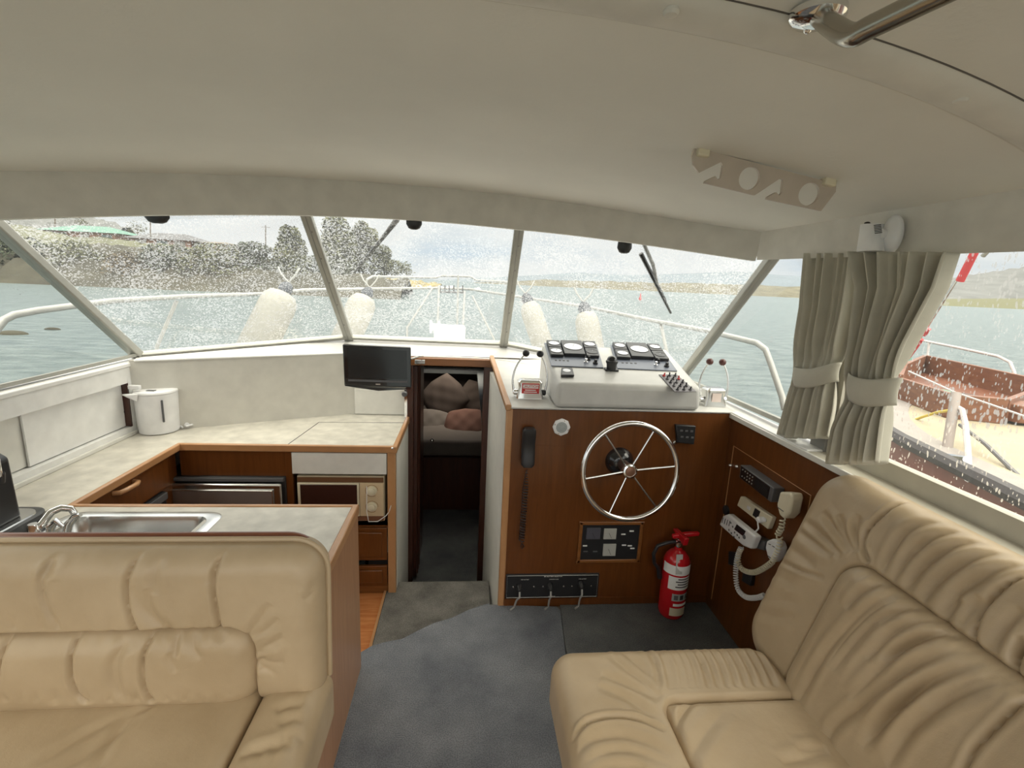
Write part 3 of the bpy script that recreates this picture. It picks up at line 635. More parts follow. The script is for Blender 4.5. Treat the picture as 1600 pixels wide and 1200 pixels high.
obj('logo', MB().obox(tl+A*.46+B*.92+n*.0005, A*.07, B*.025, n*.0008), CHR, tv)
tb = U(646, 556, 'y', 2.70)
arm = thing('tv_bracket', 'thin chrome bracket arm joining the television to the door head', 'bracket', tb)
obj('arm', MB().tube([tr_+B*.30-n*.03, U(655, 557, 'y', 2.72), U(661, 557, 'y', 2.80), V((-.262, 2.856, U(661, 557, 'y', 2.856).z))], .005, 8), STEEL, arm)
obj('wall_plate', MB().box(-.30, -.24, 2.848, 2.858, 1.005, 1.03), STEEL, arm, bevel=.002)
kb = U(632, 616, 'y', 2.74)
tk = thing('bracket_post', 'short chrome post with round grey disc beneath the television', 'bracket', kb)
obj('disc', MB().lathe(kb, (0, -1, 0), [(.014, -.02), (.016, 0), (.012, .006)], 20), GREY, tk)
obj('post', MB().box(-.352, -.336, 2.79, 2.80, ZT, .86), CHR, tk)

# ============================================================= HELM
hc = thing('helm_console', 'wooden helm console carrying the wheel and gauges', 'console', (.7, YC, 0))
obj('front_panel', MB().box(.187, XR, YC, YC+.02, -.05, .962), WOOD, hc, bevel=.001)
obj('corner_post', MB().obox((.180, YC-.004, -.16), (.030, 0, 0), (0, .03, 0), (0, 0, 1.125)), WOODL, hc, bevel=.006)
tr1 = MB().obox((.176, YC-.006, .955), (-.036, .86, .085), (.026, 0, 0), (0, 0, .028)); obj('top_trim', tr1, WOODL, hc, bevel=.006)
obj('base_trim', MB().box(.21, XR, YC-.006, YC, .0, .035), WOOD, hc)
ins1 = MB().box(.27, .52, YC-.0015, YC, .62, .80); obj('patch', ins1, WOOD, hc, bevel=.001)
lg = MB().prism([V((.195, YC-.004, .972)), V((XR+.02, YC-.004, .972)), V((XR+.05, 2.50, .972)), V((.70, 2.86, 1.012)), V((.165, 2.90, 1.04))], (0, 0, -.008))
obj('top_ledge', lg, WHITE2, hc, bevel=.003)
# instrument pod
P0, P1 = U(868, 632, 'y', YC-.012), U(1095, 641, 'y', YC-.012)
zf = U(868, 600, 'y', YC-.012).z; 
pdx0, pdx1 = .37, P1.x
yb = 2.48; zb_ = U(850, 538, 'y', yb).z; bl = U(846, 540, 'y', yb).x; br = U(1042, 545, 'y', yb).x
print('pod', P0, P1, zf, zb_, bl, br)
TL, TR = V((P0.x+.005, YC-.005, zf)), V((P1.x-.005, YC-.005, zf)); BLc, BRc = V((bl, yb, zb_)), V((br, yb, zb_))
pn = (TR-TL).cross(BLc-TL).normalized()
if pn.z < 0: pn = -pn
pod = thing('instrument_pod', 'white sloping instrument pod on top of the helm console', 'instrument pod', (.7, 2.2, .975))
pm = MB()
bot = [V((P0.x, YC-.008, .974)), V((P1.x, YC-.008, .974)), V((br, yb+.03, .974)), V((bl, yb+.03, .974))]
top = [TL, TR, BRc, BLc]
pm.add(bot+top, [(3,2,1,0), (4,5,6,7), (0,1,5,4), (1,2,6,5), (2,3,7,6), (3,0,4,7)])
obj('shell', pm, WHITE2, pod, bevel=.022, seg=4)
def PP(px, py, h=0): return UP(px, py, TL+pn*0, pn)+pn*h
pa = (TR-TL).normalized(); pb = pn.cross(pa).normalized()
if pb.y < 0: pb = -pb
def ppoly(pxs, h0, h1): return MB().prism([PP(x, y, h0) for x, y in pxs], pn*(h1-h0))
def gpanel(q, label):
    """two rows of engine gauges on a blue-grey plate: q = corners tl tr br bl on the pod"""
    a, b, c, d = [PP(x, y) for x, y in q]
    t = thing('gauge_panel', label, 'gauge panel', (a+b+c+d)/4)
    def at(u, v, h=0): return (a*(1-u)+b*u)*(1-v)+(d*(1-u)+c*u)*v+pn*h
    def blk(name, u0, u1, v0, v1, h0, h1, m, bv=.002, parent=None): return obj(name, MB().prism([at(u0, v0, h0), at(u1, v0, h0), at(u1, v1, h0), at(u0, v1, h0)], pn*(h1-h0)), m, parent or t, bevel=bv)
    blk('plate', 0, 1, 0, 1, .001, .006, PANBL)
    W_ = (b-a).length; H_ = (d-a).length
    def gauge(name, u0, u1, v0, v1, m, h=.022):
        g_ = blk(name, u0, u1, v0, v1, .006, h, BLK, .003)
        c0 = at((u0+u1)/2, (v0+v1)/2, h); r = min((u1-u0)*W_, (v1-v0)*H_)*.42
        A_ = (at(u1, v0)-at(u0, v0)).normalized()
        obj('dial', MB().lathe(c0, pn, [(r, -.001), (r, .0012), (r*.5, .0013)], 28), m, g_)
        obj('bezel', MB().tube([c0+pn*.001+(A_*math.cos(k*PI/14)+pn.cross(A_)*math.sin(k*PI/14))*r for k in range(28)], .0016, 6, closed=True), GREY, g_)
        obj('needle', MB().obox(c0+pn*.0016-A_*.001, A_*.002, (A_*.4+pn.cross(A_)).normalized()*r*.75, pn*.0008), mat_ndl, g_)
    gauge('tachometer', .30, .70, .0, .62, DIAL, .024)
    gauge('gauge', .04, .28, .0, .31, DIAL); gauge('gauge', .04, .28, .33, .66, DIAL)
    gauge('gauge', .72, .96, .0, .31, DIAL); gauge('gauge', .72, .96, .33, .66, BLK)
    for k in range(4): blk('lamp_slot', .10+.075*k, .14+.075*k, .77, .80, .006, .0075, BLK, 0)
    for u, v, r, m in ((.68, .84, .010, CHR), (.75, .73, .009, BLK), (.86, .86, .012, BLK)):
        obj('switch', MB().lathe(at(u, v, .005), pn, [(r, 0), (r, .008), (r*.7, .010), (r*.6, .022), (r*.4, .023)], 16), m, t)
mat_ndl = mat('gauge_needle', (.25, .25, .30), .5)
gpanel([(850, 537), (932, 539), (943, 576), (861, 573)], 'left engine gauge panel with six round dials on the pod')
gpanel([(953, 540), (1031, 543), (1058, 581), (964, 577)], 'right engine gauge panel with six round dials on the pod')
# compass
cc = PP(956, 580, .0)
cp_ = thing('compass', 'black domed compass standing between the two gauge panels', 'compass', cc)
obj('bracket', MB().obox(cc-pa*.032-pb*.005, pa*.064, pb*.035, pn*.008), BLK, cp_, bevel=.003)
cc2 = cc+pb*.012
obj('bowl', MB().lathe(cc2, (0, 0, 1), [(.018, 0), (.022, .01), (.024, .03), (.028, .036), (.028, .044), (.024, .047)], 24), BLK, cp_)
obj('dome', MB().lathe(cc2+V((0, 0, .046)), (0, 0, 1), [(.024, 0), (.022, .010), (.016, .018), (.008, .022), (.001, .023)], 24), BLKG, cp_)
# small trim gauge
g0 = PP(886, 583)
tg = thing('trim_gauge', 'single small white-faced gauge on the lower left of the pod', 'gauge', g0)
obj('bezel', MB().prism([PP(x, y, .001) for x, y in ((877, 578), (894, 578), (897, 590), (876, 590))], pn*.012), BLK, tg, bevel=.004)
obj('dial', MB().lathe(PP(885, 583, .012), pn, [(.018, 0), (.018, .002), (.01, .003)], 24), DIAL, tg)
# toggle switch plate
tq = [(1029, 586), (1057, 586), (1088, 613), (1054, 613)]
ts = thing('switch_plate', 'dark plate of small toggle switches at the right end of the pod', 'switch plate', PP(1057, 600))
obj('plate', ppoly(tq, .001, .004), mat('switch_plate_grey', (.13, .12, .13), .4), ts, bevel=.001)
qa, qb, qc, qd = [PP(x, y, .004) for x, y in tq]
for j in range(5):
    for i in range(3):
        u, v = .2+.3*i, .1+.2*j; p = (qa*(1-u)+qb*u)*(1-v)+(qd*(1-u)+qc*u)*v
        m = BLK if (i+j) % 3 else (REDL if j < 2 else GREY)
        sw = obj('toggle', MB().lathe(p, pn, [(.007, 0), (.007, .004), (.003, .005)], 10).tube([p+pn*.004, p+pn*.016+pb*.004*((i+j) % 2*2-1)], [.003, .0035], 8), m, ts)
# throttles
def throttle(label, px, py, w, d, h, knobs, cap, lean):
    c = U(px, py, 'z', .974); t = thing('throttle_control', label, 'throttle', c)
    body_ = loft([rr(c.x-w/2-.004, c.x+w/2+.004, c.y, c.y+d+.008, .01, .974), rr(c.x-w/2-.004, c.x+w/2+.004, c.y, c.y+d+.008, .01, .985), rr(c.x-w/2+.006, c.x+w/2-.006, c.y+.006, c.y+d, .012, .974+h*.55), rr(c.x-w/2+.002, c.x+w/2-.002, c.y+.004, c.y+d, .014, .974+h*.9), rr(c.x-w/2+.01, c.x+w/2-.01, c.y+.012, c.y+d-.01, .014, .974+h)])
    obj('housing', body_, CHR if not cap else STEEL, t)
    if not cap:
        lb = obj('label', MB().obox((c.x-.040, c.y+.0005, .974+h*.36), (.080, 0, 0), (0, .002, 0), (0, -.0, .046)), REDL, t, smooth=False, label='red caution label')
        obj('label_panel', MB().obox((c.x-.036, c.y-.0003, .974+h*.36+.024), (.072, 0, 0), (0, .001, 0), (0, 0, .018)), PAPER, lb, smooth=False)
        text('CAUTION', .018, (c.x, c.y-.0004, .974+h*.36+.033), (1, 0, 0), (0, 0, 1), REDL, lb)
        for k in range(2): obj('fine_print', MB().box(c.x-.030+.005*k, c.x+.030-.005*k, c.y-.0003, c.y+.0005, .974+h*.36+.005+.009*k, .974+h*.36+.009+.009*k), PAPER, lb)
    else:
        obj('label', MB().obox((c.x-.022, c.y+.0005, .974+h*.30), (.044, 0, 0), (0, .002, 0), (0, 0, .04)), mat('faded_pink_label', (.72, .60, .55), .5), t, smooth=False)
    for side, kx, ky, m in knobs:
        x0 = c.x+side*(w/2+.012); k = U(kx, ky, 'y', c.y+d*.5-.0+lean)
        base = V((x0, c.y+d*.5, 1.005)); mid = V((x0+side*.012, c.y+d*.5+lean*.4, base.z+(k.z-base.z)*.55)); 
        P = []
        for q in range(11):
            s = q/10; P.append(base*(1-s)**2+V((x0+side*.03, base.y+lean*.3, base.z+(k.z-base.z)*.55))*2*s*(1-s)+k*s*s)
        hub = obj('pivot', MB().lathe(base-V((side*.014, 0, 0)), (side, 0, 0), [(.014, 0), (.014, .016), (.010, .020)], 16), BLK if side > 0 and not cap else CHR, t)
        lv = obj('lever', MB().tube(P, [.0055-.002*i/10 for i in range(11)], 10), STEEL, t)
        obj('knob', MB().ball(k, .0165, 10), m, lv)
    return t
throttle('chrome twin-lever throttle with red caution label, left of the pod', 828, 626, .118, .075, .092, [(-1, 822, 552, BLK), (1, 844, 553, BLK)], False, .03)
throttle('chrome twin-lever throttle with brown knobs, right of the pod', 1118, 637, .098, .075, .088, [(-1, 1109, 565, BROWN), (1, 1129, 566, BROWN)], True, .03)

# steering wheel
wb = U(967, 720, 'y', YC); wc = U(985, 737, 'y', 1.86); print('wheel', wb, wc, U(898, 737, 'y', 1.86), U(1072, 737, 'y', 1.86), U(985, 655, 'y', 1.86), U(985, 817, 'y', 1.86))
wn = V((.02, -1, .12)).normalized(); wa = V((1, 0, 0)); wa = (wa-wn*wa.dot(wn)).normalized(); wu = wa.cross(wn)*-1
if wu.z < 0: wu = -wu
RW = .205
sw = thing('steering_wheel', 'six-spoke stainless steering wheel on the helm console', 'steering wheel', wc)
obj('rim', MB().tube([wc+(wa*math.cos(k*PI/48)+wu*math.sin(k*PI/48))*RW for k in range(96)], .0115, 16, closed=True), CHR, sw)
hubc = wc-wn*.012
for px, py in ((945, 678), (1025, 668), (1068, 727), (1028, 796), (948, 810), (903, 750)):
    e = UP(px, py, wc, wn); d = (e-wc).normalized()
    obj('spoke', MB().tube([hubc+d*.022, wc+d*(RW-.004)], .0042, 8), STEEL, sw)
obj('hub', MB().lathe(hubc-wn*.012, wn, [(.030, 0), (.033, .008), (.033, .020), (.030, .026), (.024, .028), (.023, .024), (.001, .023)], 28), CHR, sw)
obj('hub_cap', MB().lathe(hubc+wn*.011, wn, [(.022, 0), (.020, .003), (.004, .005)], 24), mat('bronze_cap', (.30, .17, .12), .3, .8), sw)
obj('shaft', MB().tube([wb, wb*.5+hubc*.5, hubc-wn*.01], [.020, .024, .028], 20), mat('bronze_shaft', (.32, .2, .16), .3, .8), sw)
obj('column_boot', MB().lathe(V((wb.x, YC, wb.z)), (wc-wb).normalized(), [(.064, -.01), (.064, .012), (.056, .024), (.040, .045), (.030, .05)], 28), BLKG, sw)

# handset telephone on the console
def phone():
    t = thing('telephone_handset', 'black corded telephone handset hung on the console left of the vent', 'telephone', U(826, 700, 'y', YC))
    a = U(827, 668, 'y', YC-.03); b = U(824, 728, 'y', YC-.03); w = .030
    P = []
    n = 20
    def f(u, v):
        s = v; c = a*(1-s)+b*s; y = -(.026-.010*math.sin(PI*s)**2); th = 2*PI*u
        ww = w*(1 if .06 < s < .94 else (.72 if s in (0, 1) else .93))
        return V((c.x+ww*math.copysign(abs(math.cos(th))**.6, math.cos(th)), c.y+.008+(.018)*math.copysign(abs(math.sin(th))**.6, math.sin(th))+y+.012, c.z))
    g = MB().grid(f, 28, 24); k = len(g.v)
    g.f += [tuple(range(27, -1, -1)), tuple(24*29+i for i in range(28))]
    obj('receiver', g, BLK, t)
    obj('cradle', MB().box(a.x-.022, a.x+.022, YC-.022, YC, b.z+.03, a.z-.03), GREY, t, bevel=.004)
    # coiled cord
    c0, c1 = U(823, 735, 'y', YC-.02), U(815, 845, 'y', YC-.02); Q = []
    N_ = 26*10
    for i in range(N_+1):
        s = i/N_; c = c0*(1-s)+c1*s; r = .003+.009*min(1, s*4); a_ = 2*PI*26*s
        Q.append(c+V((r*math.cos(a_), r*math.sin(a_), 0)))
    end = U(816, 853, 'y', YC-.005)
    Q += [c1+V((.0, 0, -.01)), end+V((.008, -.005, 0)), end+V((0, -.004, -.012)), end+V((-.008, 0, 0)), end+V((0, .0, .01))]
    obj('coiled_cord', MB().tube(Q, .0026, 6), mat('dark_brown_cord', (.035, .022, .02), .5), t)
phone()
# octagonal vent
vc = U(877, 667, 'y', YC)
vt = thing('vent', 'white eight-sided vent with grey mesh between telephone and wheel', 'vent', vc)
R_ = .040
obj('frame', MB().lathe(vc, (0, -1, 0), [(R_, 0), (R_, .005), (R_*.8, .008)], 8), WPL, vt, bevel=.001)
obj('mesh', MB().lathe(vc+V((0, -.007, 0)), (0, -1, 0), [(R_*.62, 0), (R_*.62, .003), (R_*.2, .0035)], 24), mat('grey_mesh', (.35, .38, .38), .6, noise=(400, .4, (1,1,1))), vt)
for k in range(4):
    a = PI/4+k*PI/2+.4; obj('screw', MB().lathe(vc+V((R_*.80*math.cos(a), -.006, R_*.80*math.sin(a))), (0, -1, 0), [(.003, 0), (.003, .002)], 8), STEEL, vt)
# black instrument right of the wheel
q = [U(x, y, 'y', YC) for x, y in ((1053, 662), (1085, 664), (1082, 693), (1056, 690))]
ai = thing('control_panel', 'small square black instrument on the console right of the wheel', 'control panel', q[0])
obj('housing', MB().prism(q, (0, -.018, 0)), BLK, ai, bevel=.004)
for i in range(3):
    for j in range(2):
        p = q[0]+(q[1]-q[0])*(.25+.25*i)+(q[3]-q[0])*(.3+.35*j); obj('button', MB().box(p.x-.006, p.x+.006, YC-.0205, YC-.018, p.z-.004, p.z+.004), GREY, ai)
p = U(1054, 691, 'y', YC); obj('key_switch', MB().lathe(p, (0, -1, 0), [(.010, 0), (.010, .008), (.006, .012)], 14), CHR, ai)

# framed breaker panel
q = [U(x, y, 'y', YC) for x, y in ((903, 814), (1006, 818), (1001, 877), (899, 877))]
x0, x1, z1, z0 = q[3].x+.004, q[1].x-.004, q[0].z, q[2].z
bp = thing('breaker_panel', 'black meter and breaker panel in a wooden frame below the wheel', 'switch panel', ((x0+x1)/2, YC, (z0+z1)/2))
fm = MB(); w = .016
fm.box(x0, x1, YC-.012, YC, z1-w, z1).box(x0, x1, YC-.012, YC, z0, z0+w).box(x0, x0+w, YC-.012, YC, z0, z1).box(x1-w, x1, YC-.012, YC, z0, z1)
obj('frame', fm, WOODH, bp, bevel=.003)
obj('plate', MB().box(x0+w, x1-w, YC-.006, YC, z0+w, z1-w), BLK, bp)
def onp(px, py): return U(px, py, 'y', YC-.008)
MET = mat('meter_face', (.42, .42, .39), .5)
for (a, b, c, d, m) in ((944, 826, 962, 842, MET), (943, 850, 961, 868, MET), (917, 825, 937, 842, mat('dark_meter', (.09, .09, .11), .3))):
    p, r = onp(a, b), onp(c, d); mm = obj('meter', MB().box(p.x, r.x, YC-.012, YC-.005, r.z, p.z), m, bp, bevel=.001)
    obj('needle', MB().tube([V(((p.x+r.x)/2+.008, YC-.0125, r.z+.006)), V(((p.x+r.x)/2-.006, YC-.0125, (p.z+r.z)/2+.006))], .0008, 5), BLK, mm)
for px, py in ((914, 853), (974, 835), (987, 830), (975, 852), (984, 853), (988, 857), (915, 862), (930, 862)):
    p = onp(px, py); obj('breaker', MB().box(p.x-.010, p.x+.010, YC-.010, YC-.005, p.z-.002, p.z+.003), PAPER if py < 860 else GREY, bp)
# battery switch panel with three plugs
q = [U(x, y, 'y', YC) for x, y in ((781, 898), (936, 893), (935, 929), (782, 936))]
sp2 = thing('battery_panel', 'long black switch panel with three plugged cables at the foot of the console', 'switch panel', (q[0]+q[2])/2)
zz0 = (q[2].z+q[3].z)/2; zz1 = (q[0].z+q[1].z)/2; px0, px1 = max(.213, q[0].x), q[1].x
obj('plate', MB().box(px0, px1, YC-.010, YC, zz0, zz1), BLK, sp2, bevel=.002)
bd_ = MB().tube([V((px0+.006, YC-.0104, zz0+.006)), V((px1-.006, YC-.0104, zz0+.006)), V((px1-.006, YC-.0104, zz1-.006)), V((px0+.006, YC-.0104, zz1-.006))], .0008, 5, closed=True); obj('white_border', bd_, PAPER, sp2)
text('DC BATTERY SELECTOR', .008, ((px0+px1)/2, YC-.0102, zz1-.011), (1, 0, 0), (0, 0, 1), PAPER, sp2)
for fx, s in ((.2, 'PORT BATTERY'), (.51, 'EMERGENCY LINK'), (.82, 'STBD BATTERY')):
    text(s, .0055, (px0+(px1-px0)*fx, YC-.0102, zz1-.026), (1, 0, 0), (0, 0, 1), PAPER, sp2)
text('ALL CIRCUITS', .005, ((px0+px1)/2, YC-.0102, zz0+.010), (1, 0, 0), (0, 0, 1), PAPER, sp2)
for k in range(6):
    fx = (.08, .30, .40, .62, .71, .92)[k]; p = V((px0+(px1-px0)*fx, YC-.010, (zz0+zz1)/2))
    obj('screw', MB().lathe(p, (0, -1, 0), [(.004, 0), (.004, .003), (.002, .004)], 10), STEEL, sp2)
for i, (a, b, c, lab) in enumerate(((811, 915, (803, 947), 'grey cable plugged into the left end of the battery panel'), (859, 914, (856, 946), 'grey cable plugged into the middle of the battery panel'), (907, 911, (903, 945), 'grey cable plugged into the right end of the battery panel'))):
    p = U(a, b, 'y', YC-.012); e = U(c[0], c[1], 'z', .004)
    cb = thing('power_cable', lab, 'cable', p)
    obj('plug', MB().lathe(p, (0, -1, -.25), [(.013, -.002), (.013, .016), (.009, .022), (.006, .034)], 14), BLK, cb)
    obj('cord', MB().tube([p+V((0, -.034, -.010)), p+V((-.001, -.046, -.03)), p*.4+e*.6+V((0, -.02, 0)), V((e.x, e.y-.01, .006)), V((e.x-.02, e.y-.03, .006))], .0045, 8), mat('grey_cord', (.34, .34, .33), .5), cb)

# fire extinguisher
fb_ = U(1046, 962, 'z', 0); FX, FY = fb_.x, fb_.y+.02; print('ext', fb_, U(1070, 830, 'y', FY), U(1025, 930, 'y', FY), U(1078, 900, 'y', FY))
fe = thing('fire_extinguisher', 'red fire extinguisher standing on the carpet below the helm', 'fire extinguisher', (FX, FY, 0))
er = .060; zs = U(1060, 868, 'y', FY).z; zt2 = U(1065, 845, 'y', FY).z
FX = FX+.012
obj('cylinder', MB().lathe((FX, FY, .002), (0, 0, 1), [(er*.85, 0), (er*.98, .012), (er, .03), (er, zs-.035), (er*.96, zs-.015), (er*.82, zs+.005), (er*.5, zs+.025), (.018, zs+.032), (.016, zs+.05)], 36), RED, fe)
obj('valve', MB().lathe((FX, FY, zs+.045), (0, 0, 1), [(.016, 0), (.018, .01), (.014, .02), (.014, .04), (.008, .045)], 16).tube([V((FX-.02, FY-.005, zs+.075)), V((FX+.03, FY-.01, zs+.075))], .009, 10), CHR, fe)
obj('lever', MB().prism([V((FX-.012, FY-.06, zs+.085)), V((FX-.012, FY+.05, zs+.10)), V((FX-.012, FY+.05, zs+.112)), V((FX-.012, FY-.07, zs+.125))], (.022, 0, 0)), RED, fe, bevel=.003)
hh = MB().prism([V((FX-.035, FY-.008, zs+.088)), V((FX+.075, FY-.03, zs+.115)), V((FX+.078, FY-.03, zs+.130)), V((FX+.02, FY-.02, zs+.122)), V((FX-.035, FY-.008, zs+.105))], (0, .02, 0)); obj('handle', hh, RED, fe, bevel=.003)
hs = [V((FX-.016, FY, zs+.07)), V((FX-.06, FY-.005, zs+.068)), V((FX-.10, FY, zs+.05)), V((FX-.115, FY, zs+.01)), V((FX-.105, FY+.005, zs-.04)), V((FX-.08, FY+.01, zs-.07)), V((FX-.066, FY+.012, zs-.12))]
obj('hose', MB().tube(hs, [.009]*5+[.010, .013], 12), BLK, fe)
def wrap(name, z0, z1, a0, a1, m, r=er+.0007, n=16, parent=None):
    g = MB().grid(lambda u, v: V((FX+r*math.sin(a0+(a1-a0)*u), FY-r*math.cos(a0+(a1-a0)*u), z0+(z1-z0)*v)), n, 2)
    return obj(name, g, m, parent or fe)
H = lambda y: U(1055, y, 'y', FY-er).z
wrap('white_band', H(886), H(898)-.008, -1.5, 1.5, PAPER, er+.0012)
lb = wrap('instruction_label', H(923), H(903), -.9, 1.3, PAPER)
for k in range(4): wrap('print_line', H(919-4*k), H(917-4*k), -.2 if k % 2 else -.35, .8, GREY, er+.0013, 10, lb)
l2 = wrap('pictogram_label', H(940), H(929), -.5, .9, mat('silver_grey_label', (.38, .40, .38), .4))
for k in range(3):
    a = -.35+.45*k; wrap('pictogram', H(938), H(931), a, a+.30, GREY if k != 1 else BLK, er+.0013, 6, l2)
wrap('white_strip', H(948), H(944), -.35, .9, PAPER); l3 = wrap('inspection_label', H(963), H(951), -.55, .8, mat('yellowed_label', (.62, .56, .42), .5))
tgp = MB().obox((FX-.030, FY-er-.004, zs-.055), (.030, 0, 0), (0, .002, 0), (.004, .022, .085)); tt = obj('service_tag', tgp, mat('silver_tag', (.62, .62, .60), .45, .3), fe, label='silver service tag')

# ---- fittings on the wooden side lining
def side_quad(pxs, X): return [U(x, y, 'x', X) for x, y in pxs]
q = side_quad(((1157, 726), (1209, 763), (1204, 785), (1155, 746)), XR-.045)
vh = thing('marine_stereo', 'black radio unit with buttons and screen on the wooden side lining', 'radio', sum(q, V())/4)
obj('housing', MB().prism(q, (.045, 0, 0)), GREY, vh, bevel=.003)
qq = side_quad(((1158, 728), (1203, 761), (1199, 780), (1156, 746)), XR-.0462)
obj('face', MB().prism(qq, (.002, 0, 0)), BLKG, vh)
def qat(q, u, v): return (q[0]*(1-u)+q[1]*u)*(1-v)+(q[3]*(1-u)+q[2]*u)*v
obj('display', MB().prism([qat(qq, .55, .12), qat(qq, .96, .12), qat(qq, .96, .85), qat(qq, .55, .85)], (-.001, 0, 0)), SCRN, vh)
for i in range(5):
    for j in range(3):
        if i < 2 and j == 1: continue
        p = qat(qq, .08+.09*i, .2+.28*j); obj('button', MB().lathe(p, (-1, 0, 0), [(.0035, 0), (.0035, .0015)], 8), ALU, vh)
q = side_quad(((1157, 775), (1206, 808), (1199, 827), (1151, 790)), XR-.022)
so2 = thing('power_outlet', 'cream double power outlet strip on the side lining below the stereo', 'outlet', sum(q, V())/4)
obj('housing', MB().prism(q, (.022, 0, 0)), CRM, so2, bevel=.004)
for u in (.35, .85): p = qat(q, u, .45); obj('rocker', MB().obox(p-V((.004, .012, .008)), (.004, 0, 0), (0, .02, 0), (0, 0, .014)), WPL, so2, bevel=.001)
obj('socket', MB().prism([qat(q, .52, .15), qat(q, .68, .15), qat(q, .68, .8), qat(q, .52, .8)], (-.0012, 0, 0)), BLK, so2)
pg = thing('wall_plug', 'white plug with cord in the outlet strip beside the cream microphone', 'plug', qat(q, .8, .7))
p = qat(q, .80, .62); obj('plug', MB().lathe(p, (-1, 0, 0), [(.013, 0), (.012, .018), (.006, .024)], 14), WPL, pg)
obj('cord', MB().tube([p+V((-.02, 0, 0)), U(1185, 826, 'x', XR-.05), U(1176, 836, 'x', XR-.05), U(1172, 846, 'x', XR-.03), U(1165, 853, 'x', XR-.02)], .0032, 8), WPL, pg)
for px in ((1143, 727), (1153, 729)):
    p = U(*px, 'x', XR); tag(obj('key_switch', MB().lathe(p, (-1, 0, 0), [(.009, 0), (.009, .006), (.005, .010), (.004, .016)], 14), CHR), 'small chrome key switch %s of the pair beside the stereo' % ('further forward' if px[0] == 1143 else 'nearer the stereo'), 'switch')
p = U(1136, 797, 'x', XR); tag(obj('rubber_grommet', MB().lathe(p, (-1, 0, 0), [(.022, 0), (.021, .012), (.013, .016)], 20), BLK), 'round black rubber grommet above the white radio handset', 'grommet')
# cream microphone
def mic(name, label, pxs, X, t, m, slots, cord, cat='microphone'):
    q = side_quad(pxs, X); c = sum(q, V())/len(q); th = thing(name, label, cat, c)
    obj('body', MB().prism(q, (t, 0, 0)), m, th, bevel=.008, seg=3)
    for a, b in slots:
        a, b = U(*a, 'x', X-.001), U(*b, 'x', X-.001); obj('slot', MB().tube([a, b], .0014, 6), BLK, th)
    if cord:
        N_ = cord['turns']*9; P = cord['path']; Q = []
        # arc-length walk along a smoothed centre line
        cl = []
        for i in range(len(P)-1):
            p0, p1, p2, p3 = P[max(i-1, 0)], P[i], P[i+1], P[min(i+2, len(P)-1)]
            for k in range(12):
                s = k/12; cl.append(.5*((2*p1)+(p2-p0)*s+(2*p0-5*p1+4*p2-p3)*s*s+(3*p1-p0-3*p2+p3)*s**3))
        cl.append(P[-1]); L_ = [0]
        for i in range(1, len(cl)): L_.append(L_[-1]+(cl[i]-cl[i-1]).length)
        j = 0
        for i in range(N_+1):
            d = L_[-1]*i/N_
            while j < len(cl)-2 and L_[j+1] < d: j += 1
            s = (d-L_[j])/max(1e-9, L_[j+1]-L_[j]); c_ = cl[j]*(1-s)+cl[j+1]*s; T = (cl[j+1]-cl[j]).normalized()
            u = V((1, 0, 0)); u = (u-T*u.dot(T)).normalized(); w = T.cross(u); a = 2*PI*cord['turns']*i/N_
            Q.append(c_+(u*math.cos(a)+w*math.sin(a))*cord['r'])
        obj('coiled_cord', MB().tube(Q, cord['t'], 6), m, th)
    return th
XW = XR-.05
ck = U(1235, 822, 'x', XW)
mic('microphone', 'cream handheld microphone clipped on the lining beside the stereo', ((1218, 768), (1236, 770), (1238, 778), (1233, 802), (1224, 811), (1217, 805), (1213, 788)), XR-.065, .045, CRM,
    [((1214, 792), (1224, 799))], dict(path=[U(1223, 811, 'x', XW), U(1221, 825, 'x', XW), U(1215, 836, 'x', XW), U(1219, 842, 'x', XW), U(1217, 856, 'x', XW), U(1210, 872, 'x', XW), U(1202, 882, 'x', XW), U(1180, 894, 'x', XW), U(1162, 891, 'x', XW), U(1154, 880, 'x', XW), U(1154, 866, 'x', XW), U(1158, 857, 'x', XW)], turns=42, r=.0085, t=.003))
rh = mic('radio_handset', 'white radio handset with keypad and small screen lying slantwise on the lining', ((1129, 806), (1137, 803), (1180, 838), (1172, 858), (1160, 853), (1123, 820)), XR-.075, .032, WPL,
    [((1131+3*k*1.2-1, 809+k*1.6), (1127+3*k*1.2+1, 818+k*1.6-1)) for k in range(4)], dict(path=[U(1158, 855, 'x', XW), U(1153, 868, 'x', XW), U(1150, 885, 'x', XW), U(1150, 905, 'x', XW), U(1154, 922, 'x', XW), U(1166, 933, 'x', XW), U(1182, 934, 'x', XW), U(1195, 930, 'x', XW)], turns=38, r=.0085, t=.003), 'radio handset')
Xh = XR-.076
obj('screen', MB().prism([U(x, y, 'x', Xh) for x, y in ((1151, 819), (1165, 830), (1161, 838), (1147, 827))], (.001, 0, 0)), SCRN, rh)
obj('dial_key', MB().lathe(U(1163, 839, 'x', Xh), (-1, 0, 0), [(.009, 0), (.008, .003)], 14), GREY, rh)
for px, py in ((1142, 817), (1145, 823), (1139, 828), (1148, 832), (1152, 836), (1147, 839), (1155, 840), (1143, 833)): obj('key', MB().lathe(U(px, py, 'x', Xh), (-1, 0, 0), [(.0045, 0), (.004, .0015)], 8), GREY, rh)
obj('hanger', MB().prism([U(x, y, 'x', XR-.04) for x, y in ((1178, 838), (1195, 846), (1193, 860), (1176, 856))], (.04, 0, 0)), GREY, rh, bevel=.003)
mic('fist_microphone', 'oval white microphone hanging low beside the sofa back', ((1197, 845), (1205, 842), (1214, 845), (1218, 856), (1214, 870), (1206, 879), (1199, 872), (1195, 856)), XR-.055, .035, WPL,
    [((1201, 850), (1204, 851)), ((1207, 853), (1210, 855)), ((1199, 868), (1206, 873))], None)
